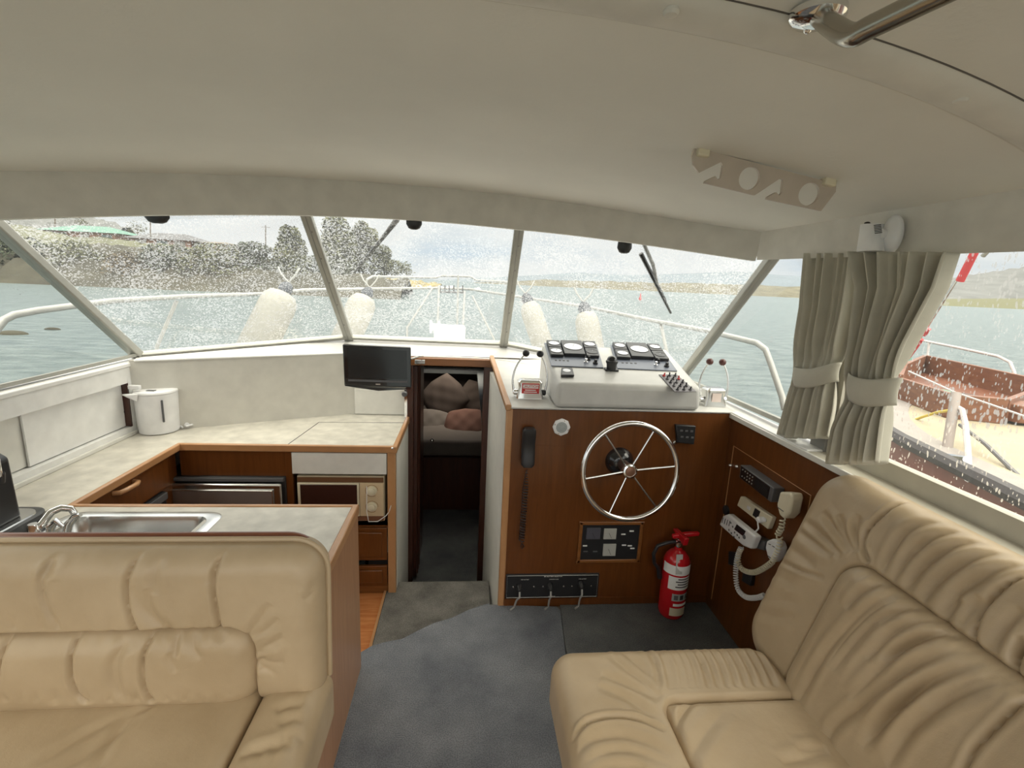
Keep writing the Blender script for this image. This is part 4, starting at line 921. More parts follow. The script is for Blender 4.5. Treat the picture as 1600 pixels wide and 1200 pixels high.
for lab, pxs in (('black box fixed to the side lining behind the coiled cords', ((1138, 861), (1150, 864), (1150, 886), (1137, 882))), ('lower black box fixed to the side lining near the sofa', ((1160, 893), (1174, 899), (1172, 916), (1158, 908)))):
    q = side_quad(pxs, XR-.02); tag(obj('cable_box', MB().prism(q, (.02, 0, 0)), BLK, bevel=.004), lab, 'box')

# ============================================================= OVERHEAD
# rod rack hanging under the ceiling
ra, rb = V((.566, 1.300, zc(.566))), V((.965, 1.292, zc(.965)))
A = (rb-ra); ux = A.normalized(); dn = V((.0, .12, -1)); dn = (dn-ux*dn.dot(ux)).normalized(); nn = ux.cross(dn)
if nn.y > 0: nn = -nn
rk = thing('rod_rack', 'cream fishing rod rack with hooks and round holes under the ceiling', 'rod rack', (ra+rb)/2)
pl0 = (ra+rb)/2+V((0, 0, -.015))
def rkp(px, py): return UP(px, py, pl0, nn)
x6 = lambda x, y: (1000+x/2.6667, y/2.6667)
outl = [(222, 615), (232, 617), (800, 765), (808, 772), (806, 800), (745, 880), (520, 832), (522, 822), (560, 802), (572, 815), (582, 805), (588, 750), (578, 743), (470, 815), (262, 765), (266, 755), (308, 735), (318, 750), (330, 742), (338, 690), (330, 677), (240, 722), (216, 690), (214, 650)]
P = [rkp(*x6(x, y)) for x, y in outl]
bm = bmesh.new(); vs = [bm.verts.new(p) for p in P]; es = [bm.edges.new((vs[i], vs[(i+1) % len(vs)])) for i in range(len(vs))]
for cx, cy_, r in ((448, 745, 43), (695, 810, 43)):
    hv = []
    c0 = rkp(*x6(cx, cy_)); c1 = rkp(*x6(cx+r, cy_)); R0 = (c1-c0).length
    for k in range(24): a = 2*PI*k/24; hv.append(bm.verts.new(c0+(ux*math.cos(a)+dn*math.sin(a))*R0))
    es += [bm.edges.new((hv[i], hv[(i+1) % 24])) for i in range(24)]
bmesh.ops.triangle_fill(bm, use_beauty=True, edges=es)
fs = list(bm.faces); r_ = bmesh.ops.extrude_face_region(bm, geom=fs)
for v in [g for g in r_['geom'] if isinstance(g, bmesh.types.BMVert)]: v.co += nn*.010
bmesh.ops.recalc_face_normals(bm, faces=bm.faces)
me = bpy.data.meshes.new('rack_plate'); bm.to_mesh(me); bm.free(); me.materials.append(mat('cream_rack_plastic', (.50, .43, .36), .4))
ro = bpy.data.objects.new('rack_plate', me); COL.objects.link(ro); finish(ro, rk, False, .0015)
for s in (.06, .94):
    p = ra+A*s; obj('mounting_foot', MB().obox(p-ux*.016+V((0, -.024, .004)), ux*.032, V((0, .045, 0)), V((0, 0, -.020))), CRM, rk, bevel=.004)
# spot lamp on right pelmet
lp = U(1395, 370, 'x', XR)
sl_ = thing('wall_light', 'white swivel reading light on the pelmet above the curtains', 'light', lp)
a = U(1394, 367, 'x', XR-.02)
obj('mount', MB().ball(a, .055, 12, (.40, .55, 1)), WPL, sl_)
h0 = U(1352, 349, 'x', XR-.05); h1 = U(1344, 393, 'x', XR-.05); h2 = U(1378, 393, 'x', XR-.05); h3 = U(1374, 353, 'x', XR-.05)
hdl = loft([[((h3+h0)/2*(1-s)+(h1+h2)/2*s)+V((0, math.cos(t*PI/12)*((h3-h0).length*(1-s)+(h2-h1).length*s)/2, math.sin(t*PI/12)*0)) + V((math.sin(t*PI/12)*.030, 0, 0)) for t in range(24)] for s in (0, .1, .3, .6, .9, 1)]); obj('head', hdl, WPL, sl_)
for k in range(6): p = U(1365+.3*k, 353+2.4*k, 'x', XR-.078); obj('vent_slot', MB().obox(p-V((0, .0, 0)), (.003, 0, 0), (0, -.022, 0), (0, 0, .0022)), BLK, sl_)
obj('switch', MB().ball(U(1355, 349, 'x', XR-.05), .008, 8, (1, 1, .6)), BLK, sl_)
obj('swivel', MB().tube([U(1376, 365, 'x', XR-.05), U(1386, 366, 'x', XR-.03)], .014, 12), WPL, sl_)
# grab rail
b0 = U(1290, 20, 'z', 1.868); 
RAILC = mat('worn_stainless', (.42, .39, .34), .22, 1)
gr = thing('grab_rail', 'bent stainless grab rail fixed to the ceiling overhead', 'rail', b0)
r0 = U(1278, 22, 'z', 1.865); r1 = U(1300, 40, 'z', 1.83); r2 = U(1330, 55, 'z', 1.80); r3 = U(1365, 40, 'z', 1.798); r4 = U(1460, -6, 'z', 1.80); r5 = r4+(r4-r3)*1.6
Q = []
KP = [r0, r1, r2, r3, r4, r5]
for i in range(len(KP)-1):
    p0, p1, p2, p3 = KP[max(i-1, 0)], KP[i], KP[i+1], KP[min(i+2, len(KP)-1)]
    for k in range(8): s = k/8; Q.append(.5*((2*p1)+(p2-p0)*s+(2*p0-5*p1+4*p2-p3)*s*s+(3*p1-p0-3*p2+p3)*s**3))
Q.append(r5)
obj('tube', MB().tube(Q, .0125, 20), RAILC, gr)
obj('flange', MB().lathe(V((r0.x, r0.y, zc(r0.x)-.004)), (0, 0, -1), [(.034, -.004), (.034, .004), (.028, .009), (.013, .012)], 28), CHR, gr)
obj('screw', MB().ball((r0.x+.022, r0.y-.014, zc(r0.x)-.012), .007, 8), CHR, gr); obj('screw', MB().ball((r0.x+.002, r0.y+.020, zc(r0.x)-.012), .006, 8), CHR, gr)
# covered buttons on the beam
for px, py, lab in ((1048, 22, 'covered button on the padded ceiling beam left of the grab rail'), (1500, 158, 'covered button on the padded ceiling beam near the right edge')):
    p = U(px, py, 'z', 1.85)
    for _ in range(8): p = U(px, py, 'z', zc(p.x)-.016)
    tag(obj('upholstery_button', MB().lathe(p+V((0, 0, .006)), (0, 0, -1), [(.011, 0), (.0115, .004), (.009, .008), (.003, .010)], 20), VAL), lab, 'button')

# ============================================================= CURTAINS
def curtain(label, name, rows, X, nf, amp, seed, tie_t, tie_rows, lab_tie):
    t = thing(name, label, 'curtain', U(rows[0][1], rows[0][0], 'x', X))
    # rows: (py, px_left, px_right) from top to bottom
    def edge_(v):
        y = rows[0][0]+(rows[-1][0]-rows[0][0])*v
        for a, b in zip(rows[:-1], rows[1:]):
            if a[0] <= y <= b[0]+1e-6:
                s = (y-a[0])/(b[0]-a[0]); s2 = s; return y, a[1]+(b[1]-a[1])*s2, a[2]+(b[2]-a[2])*s2
        return rows[-1]
    def f(u, v):
        y, l, r = edge_(v); tq = math.exp(-((v-tie_t)/.10)**2); low = 1 if v > tie_t else 0
        ph = 2*PI*nf*u+seed; uu = u+.35/nf*math.sin(ph*1.0+1.3)*(1-.5*tq)/3
        p = U(l+(r-l)*min(1, max(0, uu)), y, 'x', X)
        A_ = amp*(1-.72*tq)
        d = math.sin(ph)+.35*math.sin(2.3*ph+seed)+.25*math.sin(.5*ph+3*v)
        return p+V((-A_*d-.0*low, 0, (.004*math.sin(ph+1) if v == 1 else 0)))
    g = MB().grid(f, 140, 60); ob = obj('cloth', g, CURT, t)
    sdf = ob.modifiers.new('thick', 'SOLIDIFY'); sdf.thickness = .002
    y0l, y0r, y1l, y1r = tie_rows
    def band(u, v):
        th = PI*(1.04-1.08*u); cx = .5+.5*math.cos(th)
        tp = (y0l[0]+(y0r[0]-y0l[0])*cx, y0l[1]+(y0r[1]-y0l[1])*cx+7*math.sin(PI*cx)); bt = (y1l[0]+(y1r[0]-y1l[0])*cx, y1l[1]+(y1r[1]-y1l[1])*cx+7*math.sin(PI*cx))
        p = U(tp[0]+(bt[0]-tp[0])*v, tp[1]+(bt[1]-tp[1])*v, 'x', X-.02)
        return p+V((-.030*math.sin(th)+.006*math.sin(PI*v)*-1+.012, 0, 0))
    bo = obj('tie_back', MB().grid(band, 40, 8), CURT, t); s2 = bo.modifiers.new('thick', 'SOLIDIFY'); s2.thickness = .003
    return t
curtain('forward grey-green curtain tied back beside the window post', 'curtain', [(396, 1262, 1352), (480, 1256, 1338), (560, 1243, 1318), (580, 1241, 1307), (602, 1240, 1304), (640, 1230, 1300), (684, 1217, 1292)], XR+.015, 5, .020, .4, .63, ((1240, 573), (1308, 566), (1239, 602), (1303, 596)), '')
curtain('aft grey-green curtain tied back in front of the window post', 'curtain', [(394, 1338, 1492), (450, 1350, 1474), (540, 1338, 1425), (588, 1324, 1402), (628, 1325, 1393), (670, 1308, 1388), (724, 1298, 1380)], XR-.03, 6, .026, 1.7, .64, ((1324, 582), (1402, 590), (1324, 622), (1392, 633)), '')
# wipers on the outside, black wiper motors at the head of the glass
def wiper(label, foot, top, tip, n, b0):
    q = lambda px, py, o: UP(px, py, b0+n*.0, n)
    s = 1
    off = n*(.02 if (n.y > 0) else -.02)
    t = thing('windscreen_wiper', label, 'wiper', q(*foot, 0)+off)
    a, b, c, d = [q(*p, 0) for p in (foot, top, tip[0], tip[1])]
    obj('arm', MB().tube([a+off*2, b+off*1.6, (c+d)/2+off*1.2], .009, 8), ALUD, t)
    obj('blade', MB().tube([c+off*.5, d+off*.5], [.011, .006], 6).tube([c*.8+d*.2+off, c*.2+d*.8+off], .008, 6), BLK, t)
def wipe_n(a, b, c):
    n = (b-a).cross(c-a).normalized(); return n if n.y > 0 else -n
wiper('left windscreen wiper slanting across the middle pane', (625, 338), (600, 372), ((622, 344), (553, 428)), wipe_n(B2, B3, T3), B2)
wiper('right windscreen wiper slanting down the starboard pane', (1003, 384), (1020, 420), ((1001, 398), (1048, 491)), wipe_n(B3, B4, T4), B3)
for px, py, w, lab in ((245, 335, .050, 'black bracket above the left windscreen pane'), (647, 346, .036, 'black wiper motor above the middle windscreen pane'), (976, 384, .036, 'black wiper motor above the right windscreen pane')):
    p = U(px, py, 'y', 2.36 if px != 245 else 2.25)
    tag(obj('wiper_motor', loft([[p+V((w*f*math.cos(k*PI/8), .022*f*math.sin(k*PI/8), z)) for k in range(16)] for f, z in ((.9, .03), (1, .0), (1, -.012), (.72, -.03), (.4, -.036))]), BLK), lab, 'motor')

# ============================================================= SOFAS
def seg_d(p, a, b):
    ax, ay = a; bx, by = b; dx, dy = bx-ax, by-ay; L2 = dx*dx+dy*dy+1e-12
    t = ((p[0]-ax)*dx+(p[1]-ay)*dy)/L2; tc = min(1, max(0, t)); qx, qy = ax+dx*tc, ay+dy*tc
    return math.hypot(p[0]-qx, p[1]-qy), t
class Folds:
    """creases (depth<0) and swellings (>0) laid out in the cushion's own plane, in metres"""
    def __init__(s): s.L = []
    def poly(s, pts, w, d, taper=True, ridge=0):
        P = []; n = len(pts)
        for i in range(n-1):
            p0, p1, p2, p3 = pts[max(i-1, 0)], pts[i], pts[i+1], pts[min(i+2, n-1)]
            for k in range(5 if n > 2 else 1):
                t = k/5; P.append(tuple(.5*(2*p1[c]+(p2[c]-p0[c])*t+(2*p0[c]-5*p1[c]+4*p2[c]-p3[c])*t*t+(3*p1[c]-p0[c]-3*p2[c]+p3[c])*t**3) for c in (0, 1)))
        P.append(tuple(pts[-1])); acc = [0]
        for a, b in zip(P[:-1], P[1:]): acc.append(acc[-1]+math.dist(a, b))
        T = acc[-1] or 1; m = 3.2*w+.004; xs = [p[0] for p in P]; ys = [p[1] for p in P]
        S = [(a[0], a[1], b[0]-a[0], b[1]-a[1], (b[0]-a[0])**2+(b[1]-a[1])**2+1e-12, f/T, (g-f)/T) for a, b, f, g in zip(P[:-1], P[1:], acc[:-1], acc[1:])]
        s.L.append((min(xs)-m, max(xs)+m, min(ys)-m, max(ys)+m, S, w, d, taper, ridge))
    def h(s, x, y):
        r = 0
        for x0, x1, y0, y1, S, w, d, tp, rg in s.L:
            if x < x0 or x > x1 or y < y0 or y > y1: continue
            best = 9; g = 0
            for ax, ay, dx, dy, L2, f0, fl in S:
                t = ((x-ax)*dx+(y-ay)*dy)/L2; t = 0 if t < 0 else (1 if t > 1 else t)
                q = (x-ax-dx*t)**2+(y-ay-dy*t)**2
                if q < best: best = q; g = f0+t*fl
            D = math.sqrt(best)
            a_ = 1 if not tp else ((1-g)**.8 if tp == 2 else max(0, math.sin(PI*g))**.5)
            r += d*a_*math.exp(-(D/w)**1.35)
            if rg: r += rg*a_*math.exp(-((D-2.1*w)/(1.1*w))**2)
        return r
def cushion(name, O, A, B, N, w, h, t, parent, fold=None, r=.05, corner=.06, nu=120, nv=90, back=.0, puff=.02, m=None, shape=None, skirt=True, label=None, corner2=None):
    """upholstered slab: O = corner, A/B = unit directions of width and height, N = outward"""
    A, B, N = V(A).normalized(), V(B).normalized(), V(N).normalized(); O = V(O)
    corner1 = corner
    def wp(s):   # finer rows near the edges
        return s-.09*math.sin(2*PI*s)
    def f(u, v):
        su, sv = wp(u), wp(v)
        x, y = su*w, sv*h
        # round the plan corners by pulling points in
        cx, cy_ = min(x, w-x), min(y, h-y)
        corner = corner1 if (corner2 is None or y > h/2) else corner2
        if corner and cx < corner and cy_ < corner:
            dx, dy = corner-cx, corner-cy_; mxx = max(dx, dy); l = math.hypot(dx, dy)
            if l > 1e-9:
                k = mxx/l; ndx, ndy = dx*k, dy*k
                x = (corner-ndx) if x < w/2 else w-(corner-ndx); y = (corner-ndy) if y < h/2 else h-(corner-ndy)
                dist = corner-mxx
            else: dist = corner
        else: dist = min(cx, cy_)
        z = t
        if dist < r: z = t-r+math.sqrt(max(0, r*r-(r-dist)**2))
        e = min(1, dist/.022)
        z += puff*math.sin(PI*min(1, max(0, su)))**.7*math.sin(PI*min(1, max(0, sv)))**.7
        if fold: z += fold.h(x, y)*e
        if shape: z += shape(x, y)
        return O+A*x+B*y+N*z
    g = MB().grid(f, nu, nv)
    # side skirt down to the base
    ring_ = [(i/nu, 0) for i in range(nu)]+[(1, j/nv) for j in range(nv)]+[(1-i/nu, 1) for i in range(nu)]+[(0, 1-j/nv) for j in range(nv)]
    k = len(g.v); top = [f(u, v) for u, v in ring_]; n = len(ring_)
    g.v += top; dep = [(p-O).dot(N) for p in top]
    g.v += [p-N*(d-back) for p, d in zip(top, dep)]
    g.f += [(k+i, k+n+i, k+n+(i+1) % n, k+(i+1) % n) for i in range(n)]+[tuple(k+n+i for i in range(n))]
    me = mesh_of(name, g)
    bm = bmesh.new(); bm.from_mesh(me); bmesh.ops.recalc_face_normals(bm, faces=bm.faces); bm.to_mesh(me); bm.free()
    me.materials.append(m or LEA); me.polygons.foreach_set('use_smooth', [True]*len(me.polygons)); me.set_sharp_from_angle(angle=math.radians(75))
    o = bpy.data.objects.new(name, me); COL.objects.link(o)
    if parent: o.parent = parent; o.location = -parent.location
    if label: o['label'] = label
    return o
def loc2(O, A, B, N, depth):
    """photo position -> local x,y on the cushion's face"""
    A, B, N = V(A).normalized(), V(B).normalized(), V(N).normalized(); O = V(O)
    def g(px, py):
        p = UP(px, py, O+N*depth, N)-O; return (p.dot(A), p.dot(B))
    return g
rnd = random.Random(3)
def gathers(F, pts, n, ln, w, d, direction, jit=.3):
    """short puckers leaving a seam"""
    for i in range(n):
        s = (i+.5+rnd.uniform(-.3, .3))/n*(len(pts)-1); k = min(int(s), len(pts)-2); s -= k
        p = (pts[k][0]*(1-s)+pts[k+1][0]*s, pts[k][1]*(1-s)+pts[k+1][1]*s)
        l = ln*rnd.uniform(.5, 1.15); a = rnd.uniform(-jit, jit); dx, dy = direction
        c, s_ = math.cos(a), math.sin(a); q = (p[0]+(dx*c-dy*s_)*l, p[1]+(dx*s_+dy*c)*l)
        F.poly([p, q], w*rnd.uniform(.7, 1.3), -d*rnd.uniform(.6, 1.3), 2, d*.35)

# ---- left sofa, its back against the low bulkhead
bh = thing('bulkhead', 'low wooden bulkhead with rounded top rail behind the left sofa', 'bulkhead', (-1, 1.18, 0))
r1_ = .075; ztop = U(430, 836, 'y', 1.17).z; xr_ = -.368; print('bulk', ztop)
prof = [V((-1.63, 1.17, -.15)), V((xr_, 1.17, -.15))]
arc = [V((xr_-r1_+r1_*math.cos(a*PI/20), 1.17, ztop-.012-r1_+r1_*math.sin(a*PI/20))) for a in range(11)]
g = MB().prism(prof+arc+[V((-1.63, 1.17, ztop-.012))], (0, .025, 0)); obj('board', g, WOODE, bh)
path = [V((xr_-.002, 1.182, .0)), V((xr_-.002, 1.182, .35))]+[p+V((0, .012, 0)) for p in arc]+[V((-1.63, 1.182, ztop-.012))]
obj('top_rail', MB().tube(path, .014, 10), mat('reddish_rail', (.20, .065, .030), .3, coat=.3), bh)
ls = thing('sofa', 'cream leather sofa on the left with its back to the galley', 'sofa', (-.9, .9, 0))
obj('base', MB().box(-1.62, -.345, .20, 1.16, -.01, .33), WOODE, ls, bevel=.003, label='wooden box base')
# backrest: frame lies in plane y = 1.165, facing -y
O = V((-1.625, 1.165, .43)); Ab = V((1, 0, 0)); Bb = V((0, .06, 1)).normalized(); Nb = Ab.cross(Bb)
if Nb.y > 0: Nb = -Nb
wb_ = 1.625-.343; hb_ = U(430, 851, 'y', 1.12).z-.43-.012
g2 = loc2(O, Ab, Bb, Nb, .115)
F = Folds()
def z1(x, y): return g2(x/3.158, 820+y/3.158)     # crop of the photograph 3.158x
def crease(F, pts, w=.006, d=-.010, tp=False, rg=.002, zz=z1): F.poly([zz(*p) for p in pts], w, d, tp, rg)
crease(F, [(720, 80), (690, 115), (640, 190), (614, 290), (620, 380), (645, 470), (672, 530)], .0055, -.012)
crease(F, [(1180, 75), (1140, 105), (1075, 160), (1045, 240), (1043, 330), (1060, 430), (1082, 545)], .0055, -.012)
crease(F, [(250, 120), (205, 210), (195, 290), (225, 400), (300, 520)], .006, -.007, True)
crease(F, [(215, 200), (210, 280)], .008, -.006, True); crease(F, [(245, 170), (215, 270)], .01, -.006, True)
crease(F, [(770, 170), (750, 260), (760, 350)], .011, -.007, True); crease(F, [(640, 310), (700, 420), (780, 500), (850, 530)], .012, -.007, True); crease(F, [(720, 320), (745, 430), (800, 510)], .011, -.007, True)
crease(F, [(1040, 190), (1025, 300)], .012, -.005, True)
crease(F, [(1330, 400), (1260, 500), (1195, 575)], .011, -.008, True); crease(F, [(1370, 470), (1280, 550), (1205, 590)], .011, -.006, True); crease(F, [(1400, 560), (1300, 610), (1215, 615)], .011, -.006, True); crease(F, [(1400, 690), (1330, 690), (1240, 655)], .012, -.006, True); crease(F, [(1370, 750), (1300, 720), (1245, 680)], .011, -.006, True)
crease(F, [(1437, 105), (1433, 165)], .005, -.006)
for x, y in ((1500, 130), (1540, 170), (1555, 250), (1540, 330), (1520, 370)): crease(F, [(x-30, y+20), (x+25, y-15)], .010, -.004, True)
gathers(F, [z1(0, 110), z1(1100, 110)], 26, .05, .008, .0035, (0, -1)); gathers(F, [z1(1150, 110), z1(1400, 110)], 7, .035, .008, .003, (0, -1))
gathers(F, [z1(1180, 570), z1(1235, 660), z1(1250, 780)], 7, .06, .008, .004, (1, .1), .5)
gathers(F, [z1(0, 500), z1(1100, 535)], 9, .05, .009, .003, (0, 1))
# dip where the lumbar roll lies
lx1, lz1, lz0 = z1(1235, 660)[0], z1(800, 540)[1], 0
def dipL(x, y):
    k = 0
    d = max(0, x-(lx1-.06)); e = math.hypot(d, max(0, y-(lz1-.06)))
    edge = .06-e if (x > lx1-.06 or y > lz1-.06) else .06
    s = min(1, max(0, (edge)/.03+.5)); return -.055*s*s*(3-2*s)
bk = cushion('backrest', O, Ab, Bb, Nb, wb_, hb_, .105, ls, F, .055, .075, 480, 170, puff=.012, shape=dipL, corner2=.035)
obj('piping', MB().tube([O+Ab*x+Bb*(hb_+.006)+Nb*.035 for x in [wb_*i/20 for i in range(0, 19)]]+[O+Ab*(wb_-.075+.08*math.sin(a*PI/16))+Bb*(hb_-.075+.081*math.cos(a*PI/16))+Nb*.035 for a in range(9)]+[O+Ab*(wb_+.005)+Bb*.03+Nb*.035], .007, 8), LEA, bk)
# lumbar roll
F = Folds(); O2 = O+Nb*.048+Bb*.0
g2 = loc2(O2, Ab, Bb, Nb, .085)
crease(F, [(350, 560), (343, 660), (355, 760), (385, 830), (420, 870)], .005, -.012); crease(F, [(730, 550), (700, 660), (705, 780), (735, 870)], .005, -.011)
crease(F, [(855, 545), (848, 600), (858, 660)], .007, -.010, True); crease(F, [(920, 550), (940, 620), (985, 670)], .009, -.007, True); crease(F, [(828, 640), (845, 690), (870, 730)], .010, -.006, True)
crease(F, [(640, 580), (560, 660), (550, 740), (590, 850)], .011, -.007, True); crease(F, [(600, 570), (575, 700), (610, 860)], .010, -.006, True); crease(F, [(1050, 555), (1085, 600)], .009, -.005, True)
crease(F, [(20, 520), (0, 600), (-10, 800)], .005, -.012)
gathers(F, [z1(100, 545), z1(1100, 560)], 24, .035, .007, .0035, (0, -1)); gathers(F, [z1(0, 850), z1(1100, 870)], 14, .03, .007, .003, (0, 1))
lw_ = z1(1245, 700)[0]; lh_ = z1(700, 552)[1]
cushion('lumbar_cushion', O2, Ab, Bb, Nb, lw_, lh_, .075, ls, F, .055, .065, 420, 90, puff=.016)
# seat
zse = .478
O3 = V((-1.625, .20, .33)); As, Bs, Ns = V((1, 0, 0)), V((0, 1, 0)), V((0, 0, 1))
g2 = loc2(O3, As, Bs, Ns, zse-.33)
F = Folds()
crease(F, [(740, 880), (640, 930), (540, 1060), (480, 1180), (330, 1300)], .009, -.007); crease(F, [(620, 930), (400, 1040), (150, 1200)], .012, -.005, True); crease(F, [(720, 890), (600, 1000), (330, 1200)], .012, -.006, True)
sx_ = z1(1240, 860)[0]
pa_, pb_ = z1(1255, 850), z1(1075, 1200)
sw_ = pa_[0]; print('seat seam', pa_, pb_)
cushion('seat_cushion', O3, As, Bs, Ns, sw_+.002, .93, zse-.33-.01, ls, F, .03, .02, 200, 90, puff=.015)
F = Folds()
O4 = V((-1.625+sw_, .20, .33)); g2 = loc2(O4, As, Bs, Ns, .12)
for x, y in ((1430, 940), (1440, 1010), (1450, 1080), (1400, 1130), (1330, 1150), (1250, 1170)): crease(F, [(x-60, y+30), (x, y-5), (x+60, y)], .012, -.006, True)
F.poly([(.02, .70), (.12, .73)], .012, -.004); F.poly([(.02, .60), (.14, .58)], .012, -.005)
cushion('seat_bolster', O4, As, Bs, Ns, -.332-O4.x, .955, .140, ls, F, .05, .02, 90, 200, puff=.012)
bl4 = MB().box(O4.x+.01, -.338, .22, 1.15, .31, .36); obj('bolster_side', bl4, LEA, ls, bevel=.015)

# ---- right sofa, back under the side window
rs = thing('sofa', 'cream leather sofa on the right below the window', 'sofa', (.8, .6, 0))
obj('base', MB().box(.35, 1.17, .05, 1.20, -.01, .30), WOODE, rs, bevel=.003, label='wooden box base')
FE = 1.36
zr0, zr1 = .36, .995
pbot, ptop = V((.935, FE, zr0)), V((1.140, FE, zr1))
Bq = (ptop-pbot).normalized(); Aq = V((0, -1, 0)); Nq = Bq.cross(Aq).normalized()
if Nq.x > 0: Nq = -Nq
TH = .10
O5 = pbot-Nq*TH
hq = (ptop-pbot).length
g5 = loc2(O5, Aq, Bq, Nq, TH)
def z2(x, y): return g5(860+x/2.162, 800+y/2.162)
def cr5(F, pts, w=.008, d=-.010, tp=True, rg=.003): F.poly([z2(*p) for p in pts], w, d, tp, rg)
F = Folds()
cr5(F, [(1170, -60), (1130, 0), (1075, 60), (1060, 120), (1075, 165)], .006, -.012, False)
cr5(F, [(1650, 170), (1560, 230), (1480, 310), (1440, 400), (1440, 455)], .006, -.013, False)
cr5(F, [(770, 160), (840, 195), (930, 225)], .006, -.008)
cr5(F, [(790, 110), (850, 150), (900, 190)], .012, -.006)
for pts in ([(830, 60), (900, 110), (960, 150)], [(860, 30), (930, 90), (990, 150)], [(920, 0), (970, 70), (1010, 140)], [(975, 10), (995, 70), (1030, 140)], [(1045, 10), (1030, 70), (1048, 135)],
            [(1290, 20), (1200, 70), (1150, 150), (1130, 210)], [(1380, 40), (1270, 100), (1200, 170), (1160, 240)], [(1460, 70), (1350, 120), (1260, 190), (1200, 270)], [(1530, 110), (1420, 160), (1330, 220), (1260, 310)], [(1590, 150), (1480, 210), (1380, 280), (1310, 350)], [(1400, 300), (1350, 350), (1330, 400)], [(1460, 290), (1400, 380)],
            [(1600, 330), (1540, 400), (1500, 470)], [(1640, 380), (1590, 470), (1580, 540)]):
    cr5(F, pts, .010, -.0115, True, .004)
cr5(F, [(1600, 440), (1575, 510), (1580, 570)], .006, -.012, False)
for pts in ([(690, 330), (760, 350), (830, 350)], [(700, 290), (780, 300), (860, 310)], [(720, 250), (800, 270)], [(740, 210), (830, 240)]): cr5(F, pts, .014, -.003)
padL = [z2(*p) for p in ((1000, 155), (860, 340), (762, 480), (758, 545), (775, 590))]
padT = [z2(*p) for p in ((1000, 155), (1060, 165), (1200, 270), (1400, 425), (1590, 585), (1800, 760))]
px0_, px1_ = min(padL[-1][0], padL[0][0]), 2.0
pz1_ = sum(p[1] for p in padT[2:5])/3
print('pad', [tuple(round(c, 3) for c in p) for p in padL+padT], hq)
def dipR(x, y):
    x0 = px0_+.015; e = .07
    d = math.hypot(max(0, x0+e-x), max(0, y-(pz1_-e))); s = min(1, max(0, (e-d)/.03+.5)); return -.05*s*s*(3-2*s)
wq = FE-.05
cushion('backrest', O5, Aq, Bq, Nq, wq, hq, TH, rs, F, .065, .11, 420, 210, puff=.010, shape=dipR, back=.035)
F = Folds(); O6 = O5+Nq*.045+Aq*(px0_)
g5 = loc2(O6, Aq, Bq, Nq, .085)
for pts in ([(1190, 250), (1100, 300), (1040, 350), (930, 480), (830, 650)], [(1250, 310), (1130, 350), (1050, 420), (960, 540)], [(1300, 350), (1180, 400), (1080, 500)], [(1420, 460), (1290, 500), (1170, 570), (1050, 660), (960, 730), (930, 810)], [(1380, 400), (1250, 430), (1130, 500)], [(1550, 560), (1400, 620), (1250, 720), (1150, 860)], [(1480, 500), (1340, 560), (1200, 650), (1080, 780)],
            [(1150, 210), (1050, 270), (1000, 330)], [(1220, 280), (1100, 330), (1010, 420), (940, 520)], [(1340, 400), (1220, 440), (1120, 540), (1020, 640)], [(1450, 500), (1300, 560), (1160, 680), (1060, 800)], [(1520, 540), (1400, 580), (1280, 660)]):
    cr5(F, pts, .0105, -.0105, True, .0045)
cr5(F, [(1600, 635), (1520, 720), (1450, 800), (1410, 880), (1380, 960)], .006, -.013, False)
cr5(F, [(1240, 300), (1180, 330), (1120, 380)], .010, -.009); 
gathers(F, [z2(1060, 170), z2(1200, 275), z2(1400, 430), z2(1590, 590)], 44, .05, .006, .004, (.0, -1), .15)
cushion('back_cushion', O6, Aq, Bq, Nq, wq-px0_-.05, pz1_+.01, .080, rs, F, .055, .085, 380, 190, puff=.020)
# seat: surround with an inset pad
zs5 = .42
O7 = V((.275, .05, .28)); w7 = .97-.275; h7 = 1.265-.05
g7 = loc2(O7, (1, 0, 0), (0, 1, 0), (0, 0, 1), zs5-.28)
def z7(x, y): return g7(860+x/2.162, 800+y/2.162)
def cr7(F, pts, w=.009, d=-.008, tp=True, rg=.003): F.poly([z7(*p) for p in pts], w, d, tp, rg)
F = Folds()
for x in (345, 375, 395, 420, 445, 470, 500, 530, 560, 590, 620, 650, 680, 710):
    k = (x-345)/365; cr7(F, [(x-25, 450), (x+5, 500), (x+18+12*k, 550), (x+24+20*k, 605-14*k)], .0085, -.0085, True, .004)
cr7(F, [(200, 480), (270, 540), (330, 590), (370, 630)], .012, -.007); cr7(F, [(240, 470), (310, 530), (360, 580)], .012, -.006); cr7(F, [(170, 550), (270, 590), (370, 640)], .013, -.007); cr7(F, [(160, 590), (260, 630), (350, 700)], .013, -.007)
cr7(F, [(70, 755), (130, 710), (220, 695), (310, 710), (390, 745)], .006, -.011, True, .005); cr7(F, [(80, 800), (150, 770), (240, 760), (340, 790), (410, 830)], .012, -.009); cr7(F, [(100, 850), (200, 810), (300, 815), (400, 860)], .012, -.008); cr7(F, [(80, 760), (70, 790)], .006, -.008)
cr7(F, [(110, 890), (200, 860), (320, 870)], .012, -.007)
cr7(F, [(210, 443), (185, 460)], .005, -.005)
ipx, ipy = z7(375, 635); ipr, _ = z7(760, 585); print('seatpad', ipx, ipy, ipr)
def dipS(x, y):
    d = math.hypot(max(0, ipx+.05-x), max(0, y-(ipy-.05))); s = min(1, max(0, (.05-d)/.025+.5)); return -.04*s*s*(3-2*s)
cushion('seat_surround', O7, (1, 0, 0), (0, 1, 0), (0, 0, 1), w7, h7, zs5-.28, rs, F, .06, .07, 200, 330, puff=.008, shape=dipS)
F = Folds(); O8 = V((O7.x+ipx, .05, .28+.085)); g7 = loc2(O8, (1, 0, 0), (0, 1, 0), (0, 0, 1), .055)
